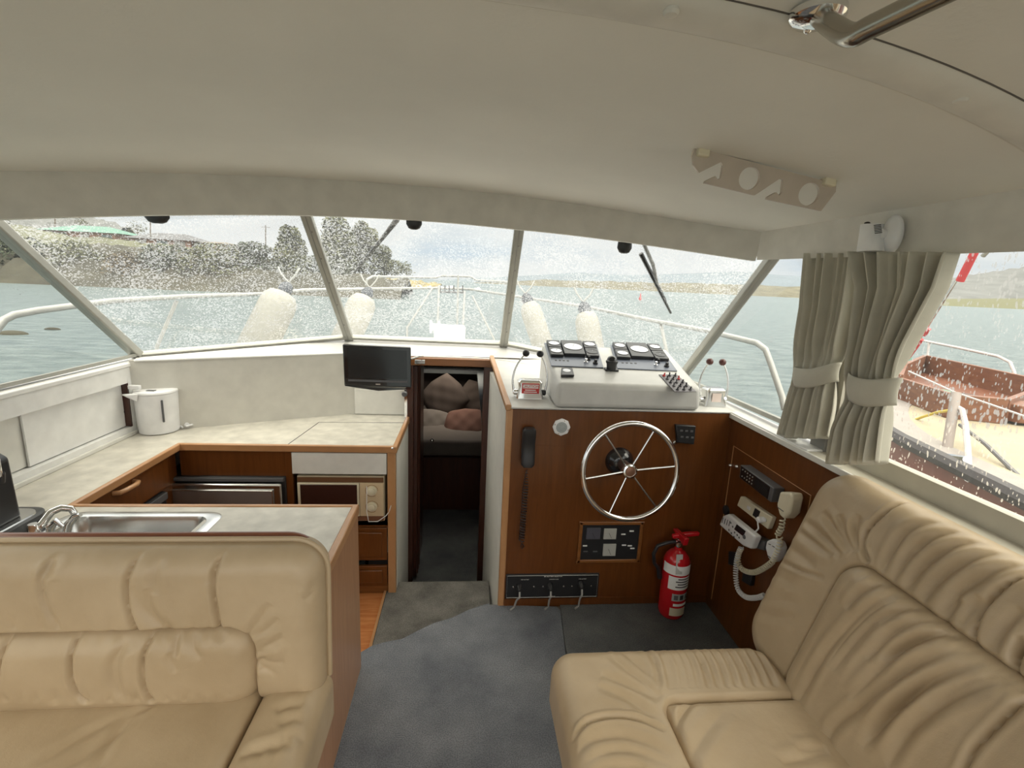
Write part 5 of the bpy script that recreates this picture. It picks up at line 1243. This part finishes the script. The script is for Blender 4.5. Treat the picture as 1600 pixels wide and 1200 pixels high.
cr7(F, [(490, 625), (440, 690), (415, 760)], .008, -.008); cr7(F, [(590, 670), (530, 740), (480, 820), (450, 900)], .014, -.004); cr7(F, [(380, 660), (400, 720), (440, 800)], .010, -.006)
cr7(F, [(940, 820), (870, 835), (780, 860)], .012, -.008); cr7(F, [(930, 800), (830, 810)], .010, -.005)
gathers(F, [z7(385, 645), z7(760, 590)], 10, .03, .007, .003, (0, -1))
cushion('seat_pad', O8, (1, 0, 0), (0, 1, 0), (0, 0, 1), .98-O8.x, ipy, .055, rs, F, .03, .025, 160, 220, puff=.016)

# ============================================================= OUTSIDE
WZ = -1.0
def watermat():
    m, nt, N, L, P = newmat('choppy_grey_green_water')
    P.inputs['Base Color'].default_value = (.09, .125, .125, 1); P.inputs['Roughness'].default_value = .28
    tc = N.new('ShaderNodeTexCoord'); mp = N.new('ShaderNodeMapping'); mp.inputs['Scale'].default_value = (1, 2.2, 1); mp.inputs['Rotation'].default_value = (0, 0, .25); L.new(tc.outputs['Object'], mp.inputs[0])
    n1_ = N.new('ShaderNodeTexNoise'); n1_.inputs['Scale'].default_value = 1.1; n1_.inputs['Detail'].default_value = 7; n1_.inputs['Roughness'].default_value = .62; L.new(mp.outputs[0], n1_.inputs['Vector'])
    b = N.new('ShaderNodeBump'); b.inputs['Strength'].default_value = .9; b.inputs['Distance'].default_value = .35; L.new(n1_.outputs[0], b.inputs['Height']); L.new(b.outputs[0], P.inputs['Normal'])
    cr = N.new('ShaderNodeValToRGB'); e = cr.color_ramp.elements; e[0].position = .35; e[1].position = .68; e[0].color = (.045, .072, .078, 1); e[1].color = (.125, .160, .162, 1); L.new(n1_.outputs[0], cr.inputs[0]); L.new(cr.outputs[0], P.inputs['Base Color'])
    return m
wat = struct('water', MB().add([(-1500, -1500, WZ), (1500, -1500, WZ), (1500, 1800, WZ), (-1500, 1800, WZ)], [(0, 1, 2, 3)]), watermat(), smooth=False)
def FAR(px, py, Y): return U(px, py, 'y', Y)
def ridge(name, pts, Y, dy, m, label=None, cat='hill', base=WZ, rough=.0, seed=1):
    """a real sloping landform: crest line pts (photo px) at distance Y, foot dy nearer"""
    r = random.Random(seed); cre = []
    for i in range(len(pts)-1):
        for k in range(10):
            s = k/10; cre.append((pts[i][0]*(1-s)+pts[i+1][0]*s, pts[i][1]*(1-s)+pts[i+1][1]*s))
    cre.append(pts[-1]); n = len(cre)-1; K = 8
    C_ = [FAR(x, y, Y) for x, y in cre]
    nz_ = [[r.uniform(-1, 1)*rough for _ in range(K+1)] for _ in range(n+1)]
    def f(u, v):
        i = round(u*n); c = C_[i]; j = round(v*K)
        if v <= .8: s = v/.8; z = base+(c.z-base)*math.sin(s*PI/2)**.9; y = Y-dy*(1-s)
        else: s = (v-.8)/.2; z = c.z+(base-c.z)*s; y = Y+dy*.6*s
        k = y/Y; return V((c.x*(k*.5+.5), y, z+(nz_[i][j] if 0 < j < K else 0)))
    g = MB().grid(f, n, K)
    o = obj(name, g, m); return tag(o, label, cat) if label else o
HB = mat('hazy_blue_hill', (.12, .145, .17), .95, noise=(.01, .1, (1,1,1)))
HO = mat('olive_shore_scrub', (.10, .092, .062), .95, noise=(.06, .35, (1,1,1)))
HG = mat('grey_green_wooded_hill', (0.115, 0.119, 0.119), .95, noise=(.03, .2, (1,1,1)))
BANK = mat('red_brown_bank', (.034, .031, .018), .95, noise=(.3, .35, (1,1,1)))
GRS = mat('grassy_slope', (0.094, 0.097, 0.058), .95, noise=(.2, .3, (1,1,1)))
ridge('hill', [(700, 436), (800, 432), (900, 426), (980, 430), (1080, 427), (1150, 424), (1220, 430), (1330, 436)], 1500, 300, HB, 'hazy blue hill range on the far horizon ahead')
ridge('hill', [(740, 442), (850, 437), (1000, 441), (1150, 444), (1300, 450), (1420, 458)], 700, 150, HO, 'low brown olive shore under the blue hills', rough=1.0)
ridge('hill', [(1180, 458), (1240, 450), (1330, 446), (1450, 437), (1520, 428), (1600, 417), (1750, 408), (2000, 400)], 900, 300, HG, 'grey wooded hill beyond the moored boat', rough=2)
ridge('hill', [(1380, 466), (1450, 467), (1600, 466), (1800, 462)], 420, 60, mat('yellow_green_foreshore', (.105, .105, .055), .95), 'yellow green foreshore strip at the foot of the right hill')
ridge('riverbank', [(-900, 395), (-400, 395), (-100, 393), (60, 388), (200, 385), (330, 392), (420, 405), (520, 428), (640, 438)], 75, 18, BANK, 'scrubby brown bank rising from the water on the left', 'bank', rough=.5)
ridge('hill', [(-900, 345), (-300, 350), (0, 352), (100, 362), (240, 378), (330, 388), (430, 412), (560, 438)], 130, 40, GRS, 'grassy slope carrying the houses behind the left bank', 'slope', rough=.6)
ridge('hill', [(-700, 322), (-200, 330), (20, 340), (80, 338), (150, 340), (210, 362)], 220, 60, HG, 'dark wooded ridge behind the green roofed house', rough=1.5)
ridge('reed_bed', [(500, 441), (560, 436), (610, 435), (650, 438), (690, 444)], 150, 12, mat('ochre_reeds', (0.202, 0.166, 0.072), .95, noise=(.4, .4, (1,1,1))), 'ochre reed bed below the tall trees ahead', 'reeds', rough=.4)

def leafy(name, label, px, pw, ptop, pbot, Y, m, seed, cat='tree', n=3600, trunk=True, group=None, gap=0, leaf=.0):
    r = random.Random(seed); a, b = FAR(px-pw/2, pbot, Y), FAR(px+pw/2, pbot, Y); t = FAR(px, ptop, Y); wid = (b-a).length/2; c = (a+b)/2; h = t.z-c.z
    c = V((c.x, c.y, c.z)); g = MB(); lobes = []
    for i in range(9):
        an = r.uniform(0, 2*PI); rr_ = r.uniform(0, .62); hh = r.uniform(.25, .82)
        lobes.append((c+V((math.cos(an)*rr_*wid, math.sin(an)*rr_*wid*.6, h*hh)), r.uniform(.28, .5)*wid, r.uniform(.16, .27)*h))
    lobes.append((c+V((0, 0, h*.82)), wid*.4, h*.18)); lobes.append((c+V((0, 0, h*.35)), wid*.75, h*.32))
    sz = leaf or max(wid, h)*.04
    for i in range(n):
        o, rw, rh_ = r.choice(lobes); d = V((r.gauss(0, 1), r.gauss(0, 1), r.gauss(0, 1))).normalized(); q = r.uniform(.75, 1.05)
        p = o+V((d.x*rw*q, d.y*rw*q, d.z*rh_*q)); A_ = V((r.gauss(0, 1), r.gauss(0, 1), r.gauss(0, .6))).normalized(); B_ = A_.orthogonal().normalized(); s = sz*r.uniform(.5, 1.2)
        g.add([p-A_*s, p+B_*s*.6, p+A_*s, p-B_*s*.6], [(0, 1, 2, 3)])
    if not trunk:
        return tag(obj(name, g, m, smooth=False), label, cat, group)
    T_ = thing(name, label, cat, (c.x, c.y, c.z), group)
    obj('foliage', g, m, T_, smooth=False); 
    tk_ = MB().tube([c+V((0, 0, -h*.1)), c+V((wid*.04, 0, h*.4)), c+V((-wid*.03, 0, h*.75))], [h*.03, h*.022, h*.01], 8)
    for k in range(4): an = k*1.7; tk_.tube([c+V((0, 0, h*(.3+.1*k))), c+V((math.cos(an)*wid*.5, math.sin(an)*wid*.3, h*(.55+.1*k)))], [h*.014, h*.006], 6)
    obj('trunk', tk_, mat_bark, T_)
mat_bark = mat('grey_bark', (0.130, 0.108, 0.086), .9)
LF1 = mat('olive_foliage', (0.068, 0.072, 0.032), .9, noise=(.6, .4, (1,1,1))); LF2 = mat('dark_green_foliage', (0.040, 0.050, 0.027), .9, noise=(.6, .4, (1,1,1))); LF3 = mat('brown_green_foliage', (0.086, 0.065, 0.036), .9, noise=(.6, .35, (1,1,1)))
leafy('tree', 'tallest pine-like tree right of the left windscreen mullion', 522, 75, 334, 438, 110, LF1, 2)
leafy('tree', 'round tree left of the mullion on the shore', 452, 60, 352, 432, 105, LF1, 3)
leafy('tree', 'broad tree behind the left wiper with open crown', 568, 55, 346, 440, 115, LF1, 4)
leafy('tree', 'lower spreading tree at the right end of the tree line', 600, 60, 385, 440, 118, LF1, 5)
leafy('bush', 'low bush ending the tree line near the reeds', 635, 40, 408, 442, 120, LF1, 6, 'bush', 500)
for i, (px, pw, pt, pb, Y, m, lab) in enumerate(((40, 110, 372, 432, 66, LF2, 'dark green bush at the far left of the bank'), (120, 90, 380, 434, 64, LF1, 'olive bush below the green roofed house'), (200, 70, 396, 436, 62, LF3, 'reddish brown bush in the middle of the bank'), (255, 80, 384, 436, 63, LF2, 'dark bush right of the reddish brown one'), (330, 90, 382, 438, 64, LF1, 'olive bush below the grey roofed house'), (400, 80, 380, 440, 66, LF2, 'dark bush just left of the round tree'), (455, 60, 395, 442, 68, LF1, 'small olive bush behind the first fender'), (500, 70, 402, 444, 72, LF2, 'dark bush under the tallest tree'), (-40, 120, 365, 434, 66, LF2, 'big dark bush cut by the left edge'))):
    leafy('bush', lab, px, pw*1.5, pt-3, pb+9, Y, m, 20+i, 'bush', 2600, False)
for i, (px, pw, pt, pb, lab) in enumerate(((215, 40, 346, 372, 'small rounded tree on the skyline between the two houses'), (128, 34, 340, 366, 'tree on the skyline behind the green roof'), (10, 50, 338, 372, 'tree on the skyline at the far left'))):
    leafy('tree', lab, px, pw, pt, pb, 150, LF1, 40+i, n=500)
def house(label, xl, xr, yr, ye, yb, Y, roofm, wallm, wins):
    a, b = FAR(xl, yb, Y), FAR(xr, yb, Y); ze = FAR((xl+xr)/2, ye, Y).z; zr_ = FAR((xl+xr)/2, yr, Y).z; D = 9
    t = thing('house', label, 'house', (a+b)/2)
    obj('walls', MB().box(a.x+1, b.x-1, Y, Y+D, a.z-4, ze), wallm, t, smooth=False)
    x0, x1 = a.x-.3, b.x+.3; y0, y1 = Y-.8, Y+D+.8; rx = (x1-x0)*.30
    obj('roof', MB().add([(x0, y0, ze), (x1, y0, ze), (x1, y1, ze), (x0, y1, ze), (x0+rx, (y0+y1)/2, zr_), (x1-rx, (y0+y1)/2, zr_)], [(0, 1, 5, 4), (1, 2, 5), (2, 3, 4, 5), (3, 0, 4), (0, 3, 2, 1)]), roofm, t, smooth=False)
    for f0, f1, m in wins:
        obj('window', MB().box(a.x+(b.x-a.x)*f0, a.x+(b.x-a.x)*f1, Y-.12, Y+.05, a.z+(ze-a.z)*.15, ze-(ze-a.z)*.15), m, t, smooth=False)
ORG = mat('orange_brick', (0.238, 0.122, 0.072), .9); PALE = mat('pale_render', (0.259, 0.252, 0.238), .9); DWN = mat('dark_window', (0.086, 0.115, 0.115), .3)
house('house with sea-green hipped roof and orange walls above the bank', 62, 188, 350, 362, 377, 120, mat('sea_green_roof', (0.072, 0.173, 0.133), .6), ORG, [(.05, .16, PALE), (.25, .34, DWN), (.52, .62, PALE), (.78, .9, DWN)])
house('long house with dark grey roof right of the green roofed one', 196, 306, 362, 374, 384, 118, mat('grey_roof', (0.079, 0.079, 0.086), .7), ORG, [(.15, .3, PALE), (.45, .6, DWN), (.7, .85, PALE)])
house('small pale house at the right end of the slope', 308, 352, 376, 380, 388, 118, mat('tan_roof', (0.144, 0.122, 0.094), .7), ORG, [(.3, .6, PALE)])
house('pale shed behind the trees at the far left', 20, 58, 355, 362, 372, 135, mat('slate_roof', (0.101, 0.115, 0.115), .7), PALE, [(.3, .6, DWN)])
for px, yt, yb in ((415, 352, 400), (86, 334, 355), (235, 343, 370)):
    a, b = FAR(px, yb, 112), FAR(px, yt, 112); tag(obj('utility_pole', MB().tube([a, b], .12, 6).tube([b+V((-.9, 0, -.4)), b+V((.9, 0, -.4))], .06, 4), mat_bark), 'thin utility pole %s' % {415: 'left of the trees', 86: 'behind the green roof', 235: 'between the houses'}[px], 'pole')
# far town and moored boats ahead
for i, (px, w, yt, yb) in enumerate(((655, 10, 440, 447), (672, 8, 441, 448), (705, 12, 438, 447), (722, 9, 440, 447), (747, 10, 441, 448), (690, 8, 443, 449))):
    a, b = FAR(px-w/2, yb, 140), FAR(px+w/2, yt, 140)
    t = thing('moored_boat', 'distant white moored boat, ' + ['first from the reeds', 'second from the reeds', 'fourth from the reeds', 'fifth from the reeds', 'furthest right of them', 'third from the reeds'][i], 'boat', (a.x, 140, WZ))
    L_ = b.x-a.x; z0 = WZ+.02
    obj('hull', MB().prism([V((a.x-L_*.1, 139, z0+L_*.28)), V((a.x+L_*.1, 139, z0)), V((b.x-L_*.05, 139, z0)), V((b.x, 139, z0+L_*.22))], (0, L_*.4, 0)), WHITE, t, smooth=False)
    obj('cabin', MB().box(a.x+L_*.35, a.x+L_*.75, 139.2, 139.2+L_*.3, z0+L_*.2, z0+L_*.42), WHITE, t, smooth=False)
bu = U(1000, 466, 'z', WZ)
tag(obj('buoy', MB().lathe(U(1000, 469, 'z', WZ), (0, 0, 1), [(.25, 0), (.3, .3), (.12, .9), (.05, 1.5)], 12), mat('red_buoy', (0.540, 0.086, 0.086), .5)), 'small red buoy on the water ahead', 'buoy')
tag(obj('rock', MB().ball(U(82, 515, 'z', WZ), .28, 8, (1, .5, .3)), BANK), 'dark rock awash left of the boat, further out', 'rock')
tag(obj('rock', MB().ball(U(18, 522, 'z', WZ), .5, 8, (1, .6, .25)), BANK), 'broad dark rock awash at the left edge', 'rock')

# ---- our own foredeck, rails and fenders
DZ = .58
def dk(s): # half outline of the deck from the windscreen to the bow
    return [(1.62, 1.2), (1.68, 2.6), (1.60, 3.8), (1.32, 5.0), (.80, 6.1), (.28, 6.8), (0, 7.0)]
pts = [V((XC+x, y, DZ)) for x, y in dk(0)[1:]]+[V((XC-x, y, DZ)) for x, y in dk(0)[::-1][1:-1]]
pts = [V((1.32, 2.72, DZ)), V((.30, 3.14, DZ)), V((-.80, 3.14, DZ)), V((XL-.14, 2.72, DZ))][::-1]+pts
hl_ = [V((XC+1.68, -1, DZ))]+[V((XC+x, y, DZ)) for x, y in dk(0)[1:]]+[V((XC-x, y, DZ)) for x, y in dk(0)[::-1][1:-1]]+[V((XC-1.68, -1, DZ))]
DECKW = mat('white_deck', (0.252, 0.259, 0.252), .6)
ol = [V((XC-x, y, DZ)) for x, y in dk(0)[1:]]; orr = [V((XC+x, y, DZ)) for x, y in dk(0)[1:]]
struct('foredeck', MB().prism([V((XL-.14, 2.72, DZ)), V((-.80, 3.14, DZ)), V((-.45, 3.14, DZ)), V((-.45, 5.0, DZ)), V((XC, 5.0, DZ))]+ol[::-1], (0, 0, -.04)).prism([V((1.32, 2.72, DZ)), V((.30, 3.14, DZ)), V((.12, 3.14, DZ)), V((.12, 5.0, DZ)), V((XC, 5.0, DZ))]+orr[::-1], (0, 0, -.04)), DECKW, smooth=False)  # deck left open in the middle, so the added opening lights the bunk
for sx, nm in ((1, 'deck_right'), (-1, 'deck_left')):
    xin = 1.30 if sx > 0 else XL-.12; xo = XC+sx*1.68
    struct(nm, MB().box(xin, xo, -1.0, 2.72, DZ-.04, DZ), DECKW, smooth=False)
hull = MB()
for i in range(len(hl_)-1):
    a, b = hl_[i], hl_[i+1]; hull.obox(a, b-a, V((0, 0, -1.9)), V((XC-a.x, 0, 0)).normalized()*.03 if abs(a.x-XC) > .3 else V((0, -.03, 0)))
struct('hull', hull, WHITE, smooth=False)
def cfw(p, dy=0): return V((p[0], p[1]+dy, p[2]))
co_ = [B1+V((-.03, .03, 0)), B2+V((0, .03, 0)), B3+V((0, .03, 0)), B4+V((.03, .03, 0))]
cf = MB()
for zlo, a, b in zip((DZ-.3, 1.04, DZ-.3), co_[:-1], co_[1:]): cf.add([V((a.x, a.y, zlo)), V((b.x, b.y, zlo)), b+V((0, 0, -.01)), a+V((0, 0, -.01))], [(0, 1, 2, 3)])
cfo = struct('cabin_front', cf, WHITE, smooth=False); cfo.modifiers.new('thick', 'SOLIDIFY').thickness = .02
crz = lambda y: 1.07-(y-3.13)*.34/2.47
cr0 = MB().add([(-.95, 3.13, 1.07), (.50, 3.13, 1.07), (.30, 5.6, .73), (-.70, 5.6, .73), (-1.25, 3.13, DZ), (.80, 3.13, DZ), (.45, 5.9, DZ), (-.85, 5.9, DZ)], [(1, 5, 6, 2), (2, 6, 7, 3), (3, 7, 4, 0)])
ed_ = lambda y: (-.95+.25*(y-3.13)/2.47, .50-.20*(y-3.13)/2.47)
def crq(x0, x1, x2, x3, ya, yb): cr0.add([(x0, ya, crz(ya)), (x1, ya, crz(ya)), (x2, yb, crz(yb)), (x3, yb, crz(yb))], [(0, 1, 2, 3)])
crq(ed_(3.13)[0], ed_(3.13)[1], ed_(4.25)[1], ed_(4.25)[0], 3.13, 4.25); crq(ed_(4.8)[0], ed_(4.8)[1], ed_(5.6)[1], ed_(5.6)[0], 4.8, 5.6)
crq(ed_(4.25)[0], -.40, -.40, ed_(4.8)[0], 4.25, 4.8); crq(.10, ed_(4.25)[1], ed_(4.8)[1], .10, 4.25, 4.8)  # strips leave an added opening that lets daylight into the cabin
struct('coachroof', cr0, WHITE, smooth=False)
RAILM = mat('white_painted_rail', (0.331, 0.331, 0.317), .35)
rail = thing('pulpit_rail', 'white tubular guard rail round the foredeck', 'rail', (XC, 5, DZ))
Lr = [U(-10, 520, 'x', -2.02), U(6, 500, 'x', -2.02), U(22, 492, 'x', -2.0), U(60, 485, 'x', -1.98), U(175, 470, 'y', 2.9), U(290, 463, 'y', 3.6), U(420, 459, 'y', 4.6), U(475, 453, 'y', 5.2), U(580, 451, 'y', 6.0), U(680, 450, 'y', 6.8)]
Rr = [U(1226, 640, 'x', 1.62), U(1222, 620, 'x', 1.62), U(1205, 570, 'x', 1.62), U(1196, 546, 'x', 1.60), U(1183, 536, 'x', 1.58), U(1110, 518, 'y', 3.0), U(1000, 497, 'y', 3.9), U(920, 480, 'y', 4.8), U(840, 468, 'y', 5.8), U(735, 452, 'y', 6.8)]

obj('top_rail', MB().tube(Lr+Rr[::-1], .0165, 10), RAILM, rail)
up1 = [U(572, 446, 'y', 6.0), U(573, 437, 'y', 6.0), U(582, 432, 'y', 6.1), U(680, 434, 'y', 6.8), U(690, 431, 'y', 7), U(735, 432, 'y', 7), U(745, 438, 'y', 6.8), U(795, 441, 'y', 6.2)]
obj('bow_rail', MB().tube(up1, .016, 8), RAILM, rail)
for a, b in (((276, 470), (245, 542)), ((1032, 505), (1044, 560)), ((676, 450), (636, 512)), ((686, 446), (684, 500)), ((726, 455), (724, 495)), ((738, 462), (772, 530)), ((716, 446), (716, 430))):
    Yq = 3.5 if a[0] == 276 else (3.6 if a[0] == 1032 else 6.5)
    p = U(*a, 'y', Yq); q = U(*b, 'y', Yq-.2 if a[0] != 276 else Yq-.1); obj('stanchion', MB().tube([p, q, V((q.x, q.y, min(q.z, DZ)))], .013, 8), RAILM, rail)
grille = MB()
for k in range(6): grille.tube([U(688+7*k, 446, 'y', 6.7), U(688+7*k, 456, 'y', 6.7)], .010, 6)
grille.tube([U(684, 456, 'y', 6.7), U(728, 457, 'y', 6.7)], .014, 6)
obj('bow_grille', grille, GREY, rail)
ws = thing('anchor_winch', 'white anchor winch low on the foredeck ahead', 'winch', U(703, 520, 'y', 5.4))
p = U(703, 512, 'y', 5.4); 
obj('housing', MB().box(p.x-.17, p.x+.17, 5.3, 5.6, DZ, p.z+.02), WHITE, ws, bevel=.03); obj('drum', MB().lathe(V((p.x-.22, 5.42, p.z)), (1, 0, 0), [(.07, 0), (.07, .02), (.04, .03), (.04, .08), (.07, .09), (.07, .11)], 16), WHITE, ws)
FEN = mat('off_white_fender_cover', (0.288, 0.281, 0.252), .7, noise=(40, .08, (1,1,1)))
for lab, a, b, w, Y in (('leftmost white fender leaning left on the foredeck', (444, 456), (402, 540), 52, 4.4), ('white fender right of the left mullion, leaning left', (572, 462), (540, 530), 42, 5.0), ('white fender right of the middle mullion, leaning right', (825, 472), (850, 545), 33, 4.9), ('rightmost white fender, upright behind the pod', (914, 487), (928, 560), 38, 4.3)):
    A_, B_ = U(*a, 'y', Y), U(*b, 'y', Y-.15); ax = (B_-A_).normalized(); L_ = (B_-A_).length; r = w/2/755*(Y-.0)*1.0
    t = thing('fender', lab, 'fender', A_)
    L_ += .18
    obj('body', MB().lathe(A_, ax, [(r*.3, 0), (r*.7, .02), (r*.93, .07), (r, .14), (r, L_-.1), (r*.7, L_-.02), (r*.3, L_)], 24), FEN, t)
    obj('end_cap', MB().lathe(A_-ax*.09, ax, [(.02, 0), (.045, .02), (.06, .06), (.05, .10)], 14), mat('blue_black_cap', (0.036, 0.043, 0.058), .5), t)
    tp_ = A_-ax*.09; rp = MB()
    for s in (-1, 1): rp.tube([tp_, tp_+V((s*.06, 0, .07)), tp_+V((s*.09, .02, .13))], .008, 6)
    obj('lanyard', rp, RAILM, t)
# ribbed gutter outside, above the left pane
gt = MB(); ga_, gb_ = U(20, 327, 'y', 2.30), U(470, 327, 'y', 2.50); n = 70
for k in range(n): p = ga_*(1-k/n)+gb_*(k/n); gt.obox(p+V((0, 0, -.014)), V((.009, 0, .006)), V((0, .05, 0)), V((0, 0, .02)))
gt.obox(ga_+V((0, .02, .004)), gb_-ga_, (0, .05, 0), (0, 0, .02))
tag(obj('ribbed_strip', gt, GREY, smooth=False), 'dark ribbed strip along the head of the left windscreen pane', 'strip')

# ---- the wooden yacht moored alongside
TEAK = wood('weathered_teak', (.12, .040, .018), (.22, .085, .035), rough=.5, stretch=(2, 2, 8)); CDK = mat('cream_side_deck', (0.302, 0.259, 0.180), .7, noise=(12, .06, (1,1,1)))
MAR = mat('maroon_topside', (0.173, 0.061, 0.047), .4)
YZ = .60
G0, G1 = U(1384, 677, 'z', YZ), U(1600, 785, 'z', YZ); gd = (G0-G1).normalized(); gn = V((gd.y, -gd.x, 0)); 
if gn.x < 0: gn = -gn
Ya = G1-gd*2.6; Yb = G0+gd*1.9
yt_ = thing('wooden_yacht', 'classic wooden yacht moored alongside, seen through the streaked right window', 'boat', V((Ya.x, Ya.y, WZ)))
def yl(t, o, z): 
    # plan curve of the deck edge, closing in towards the bow
    p = Ya+(Yb-Ya)*t; k = max(0, t-.62)/.38; return V((p.x+gn.x*(o+1.25*k**1.8*(1 if o < 1.25 else -1)), p.y+gn.y*(o+1.25*k**1.8*(1 if o < 1.25 else -1)), z))
n = 24; ring1 = [yl(i/n, 0, 1) for i in range(n+1)]+[yl(1-i/n, 2.5, 1) for i in range(n+1)]
def lev(z, s=1.0):
    c = sum(ring1, V())/len(ring1); return [V((c.x+(p.x-c.x)*s, c.y+(p.y-c.y)*s, z)) for p in ring1]
obj('hull', loft([lev(YZ-.02), lev(YZ-.5, .985), lev(WZ+.3, .93), lev(WZ-.2, .85)]), MAR, yt_)
obj('side_deck', MB().prism(lev(YZ), (0, 0, -.02)), CDK, yt_, smooth=False)
obj('rubbing_strake', MB().tube([p+V((0, 0, YZ-1+.01))+(-gn*.0) for p in ring1], .045, 8, closed=True), mat('black_strake', (0.036, 0.032, 0.036), .5), yt_)
obj('covering_board', MB().prism([yl(i/n, .07, YZ+.006) for i in range(n+1)]+[yl(1-i/n, .26, YZ+.006) for i in range(n+1)], (0, 0, -.01)), mat('grey_covering_board', (0.238, 0.216, 0.202), .7), yt_, smooth=False)
K0, K1 = U(1400, 622, 'z', YZ), U(1565, 662, 'z', YZ); K2, K3 = U(1612, 628, 'z', YZ+.0), U(1440, 582, 'z', YZ+.0)
CH_ = .20
cr_ = [K0, U(1480, 653, 'z', YZ), K1, U(1612, 640, 'z', YZ), U(1640, 618, 'z', YZ), K2, K3, U(1408, 600, 'z', YZ)]
co = MB(); m_ = len(cr_)
for i in range(m_):
    a, b = cr_[i], cr_[(i+1) % m_]; d = (b-a).normalized(); s = V((d.y, -d.x, 0))
    co.obox(a-s*.02, b-a, s*.04, (0, 0, CH_ if i < 5 else CH_+.03))
obj('coaming', co, TEAK, yt_, bevel=.006)
obj('cockpit_sole', MB().prism([p+V((0, 0, .008)) for p in cr_], (0, 0, -.004)), wood('dark_teak_sole', (.12, .04, .02), (.22, .08, .04), stretch=(3, 3, 3)), yt_, smooth=False)
cmid = sum(cr_, V())/m_
obj('green_hatch', MB().obox(U(1450, 632, 'z', YZ+.04), gd*.45, gn*.40, (0, 0, .07)), mat('green_canvas', (0.115, 0.216, 0.144), .8), yt_, bevel=.01)
obj('bench', MB().obox(K1*.75+K0*.25+gn*.06+V((0, 0, .02)), (K1-K0)*.30, gn*.35, (0, 0, .14)), TEAK, yt_, bevel=.01)
YR = mat('pink_white_rail', (0.518, 0.461, 0.446), .5)
rz = lambda px, py, o: UP(px, py, G0+gn*o, gn)
obj('guard_rail', MB().tube([rz(1400, 522, 2.35), rz(1440, 532, 2.35), rz(1500, 544, 2.35), rz(1560, 557, 2.35), rz(1578, 566, 2.35), rz(1584, 580, 2.35), rz(1592, 612, 2.35)], .016, 8), YR, yt_)
obj('guard_wire', MB().tube([rz(1390, 560, 2.3), rz(1500, 580, 2.3), rz(1640, 612, 2.3)], .007, 6), YR, yt_)
obj('stanchion', MB().tube([rz(1452, 534, 2.35), rz(1446, 582, 2.3)], .014, 8), YR, yt_)
obj('life_line', MB().tube([rz(1420, 580, .5), rz(1490, 612, .5), rz(1600, 650, .5), rz(1700, 690, .5)], .007, 6), YR, yt_)
obj('post', MB().tube([rz(1494, 614, .3), rz(1478, 712, .22)], .028, 10), mat('grey_post', (0.302, 0.259, 0.238), .6), yt_)
obj('bent_pipe', MB().tube([rz(1492, 634, .3), rz(1503, 640, .3), rz(1508, 660, .3), rz(1512, 700, .2), rz(1514, 738, .1)], .016, 8), YR, yt_)
obj('rope', MB().tube([rz(1380, 668, .5), rz(1405, 666, .5), rz(1440, 652, .5), rz(1465, 644, .5), rz(1492, 640, .4)], .010, 8), mat('yellow_rope', (0.576, 0.446, 0.086), .7), yt_, label='yellow mooring rope')
obj('line', MB().tube([rz(1500, 664, .4), rz(1540, 694, .35), rz(1600, 752, .3), rz(1660, 820, .3)], .012, 8), GREY, yt_)
obj('fairlead', MB().tube([rz(1460, 722, .02), rz(1480, 714, .02), rz(1510, 718, .02)], .02, 8).tube([rz(1515, 750, .02), rz(1522, 741, .02)], .03, 8), CHR, yt_)
obj('green_post', MB().tube([rz(1417, 555, 2.0), rz(1416, 580, 2.0)], .055, 10), mat('sea_green_post', (0.180, 0.360, 0.302), .5), yt_)
REDC = mat('red_sail_cover', (0.518, 0.043, 0.050), .7)
spA, spB = rz(1536, 372, 1.4), rz(1412, 570, 1.4)
obj('spar', MB().tube([spA+(spA-spB)*.6, spB], .012, 8), STEEL, yt_)
def spt_(a, b, r, nm, m): obj(nm, MB().tube([rz(*a, 1.4), rz(*b, 1.4)], r, 12), m, yt_)
spt_((1531, 378), (1500, 439), [.032, .034], 'red_cover', REDC); spt_((1452, 514), (1444, 524), .018, 'red_cover', REDC); spt_((1440, 530), (1418, 560), .022, 'red_cover', REDC); spt_((1562, 372), (1536, 400), .02, 'grey_line', ALU)

# ---- repeats share a group
GROUPS = dict(fender='white fenders on the foredeck', bush='bushes on the left bank', tree='trees on the left shore', house='houses on the left slope', moored_boat='distant moored boats ahead', power_cable='cables plugged into the battery panel',
    curtain='curtains at the right window post', windscreen_wiper='windscreen wipers', gauge_panel='gauge panels on the pod', throttle_control='throttles either side of the pod', locker_door='sliding locker doors', utility_pole='utility poles', rock='rocks awash on the left',
    upholstery_button='covered buttons on the ceiling beam', key_switch='key switches on the side lining', pillow='pillows on the bunk', cable_box='black boxes on the side lining', hill='hills round the water', sofa='cream leather sofas', wiper_motor='wiper motors at the head of the windscreen')
for o in list(COL.objects):
    if o.parent is None and 'label' in o:
        k = o.name.split('.')[0]
        if k in GROUPS: o['group'] = GROUPS[k]
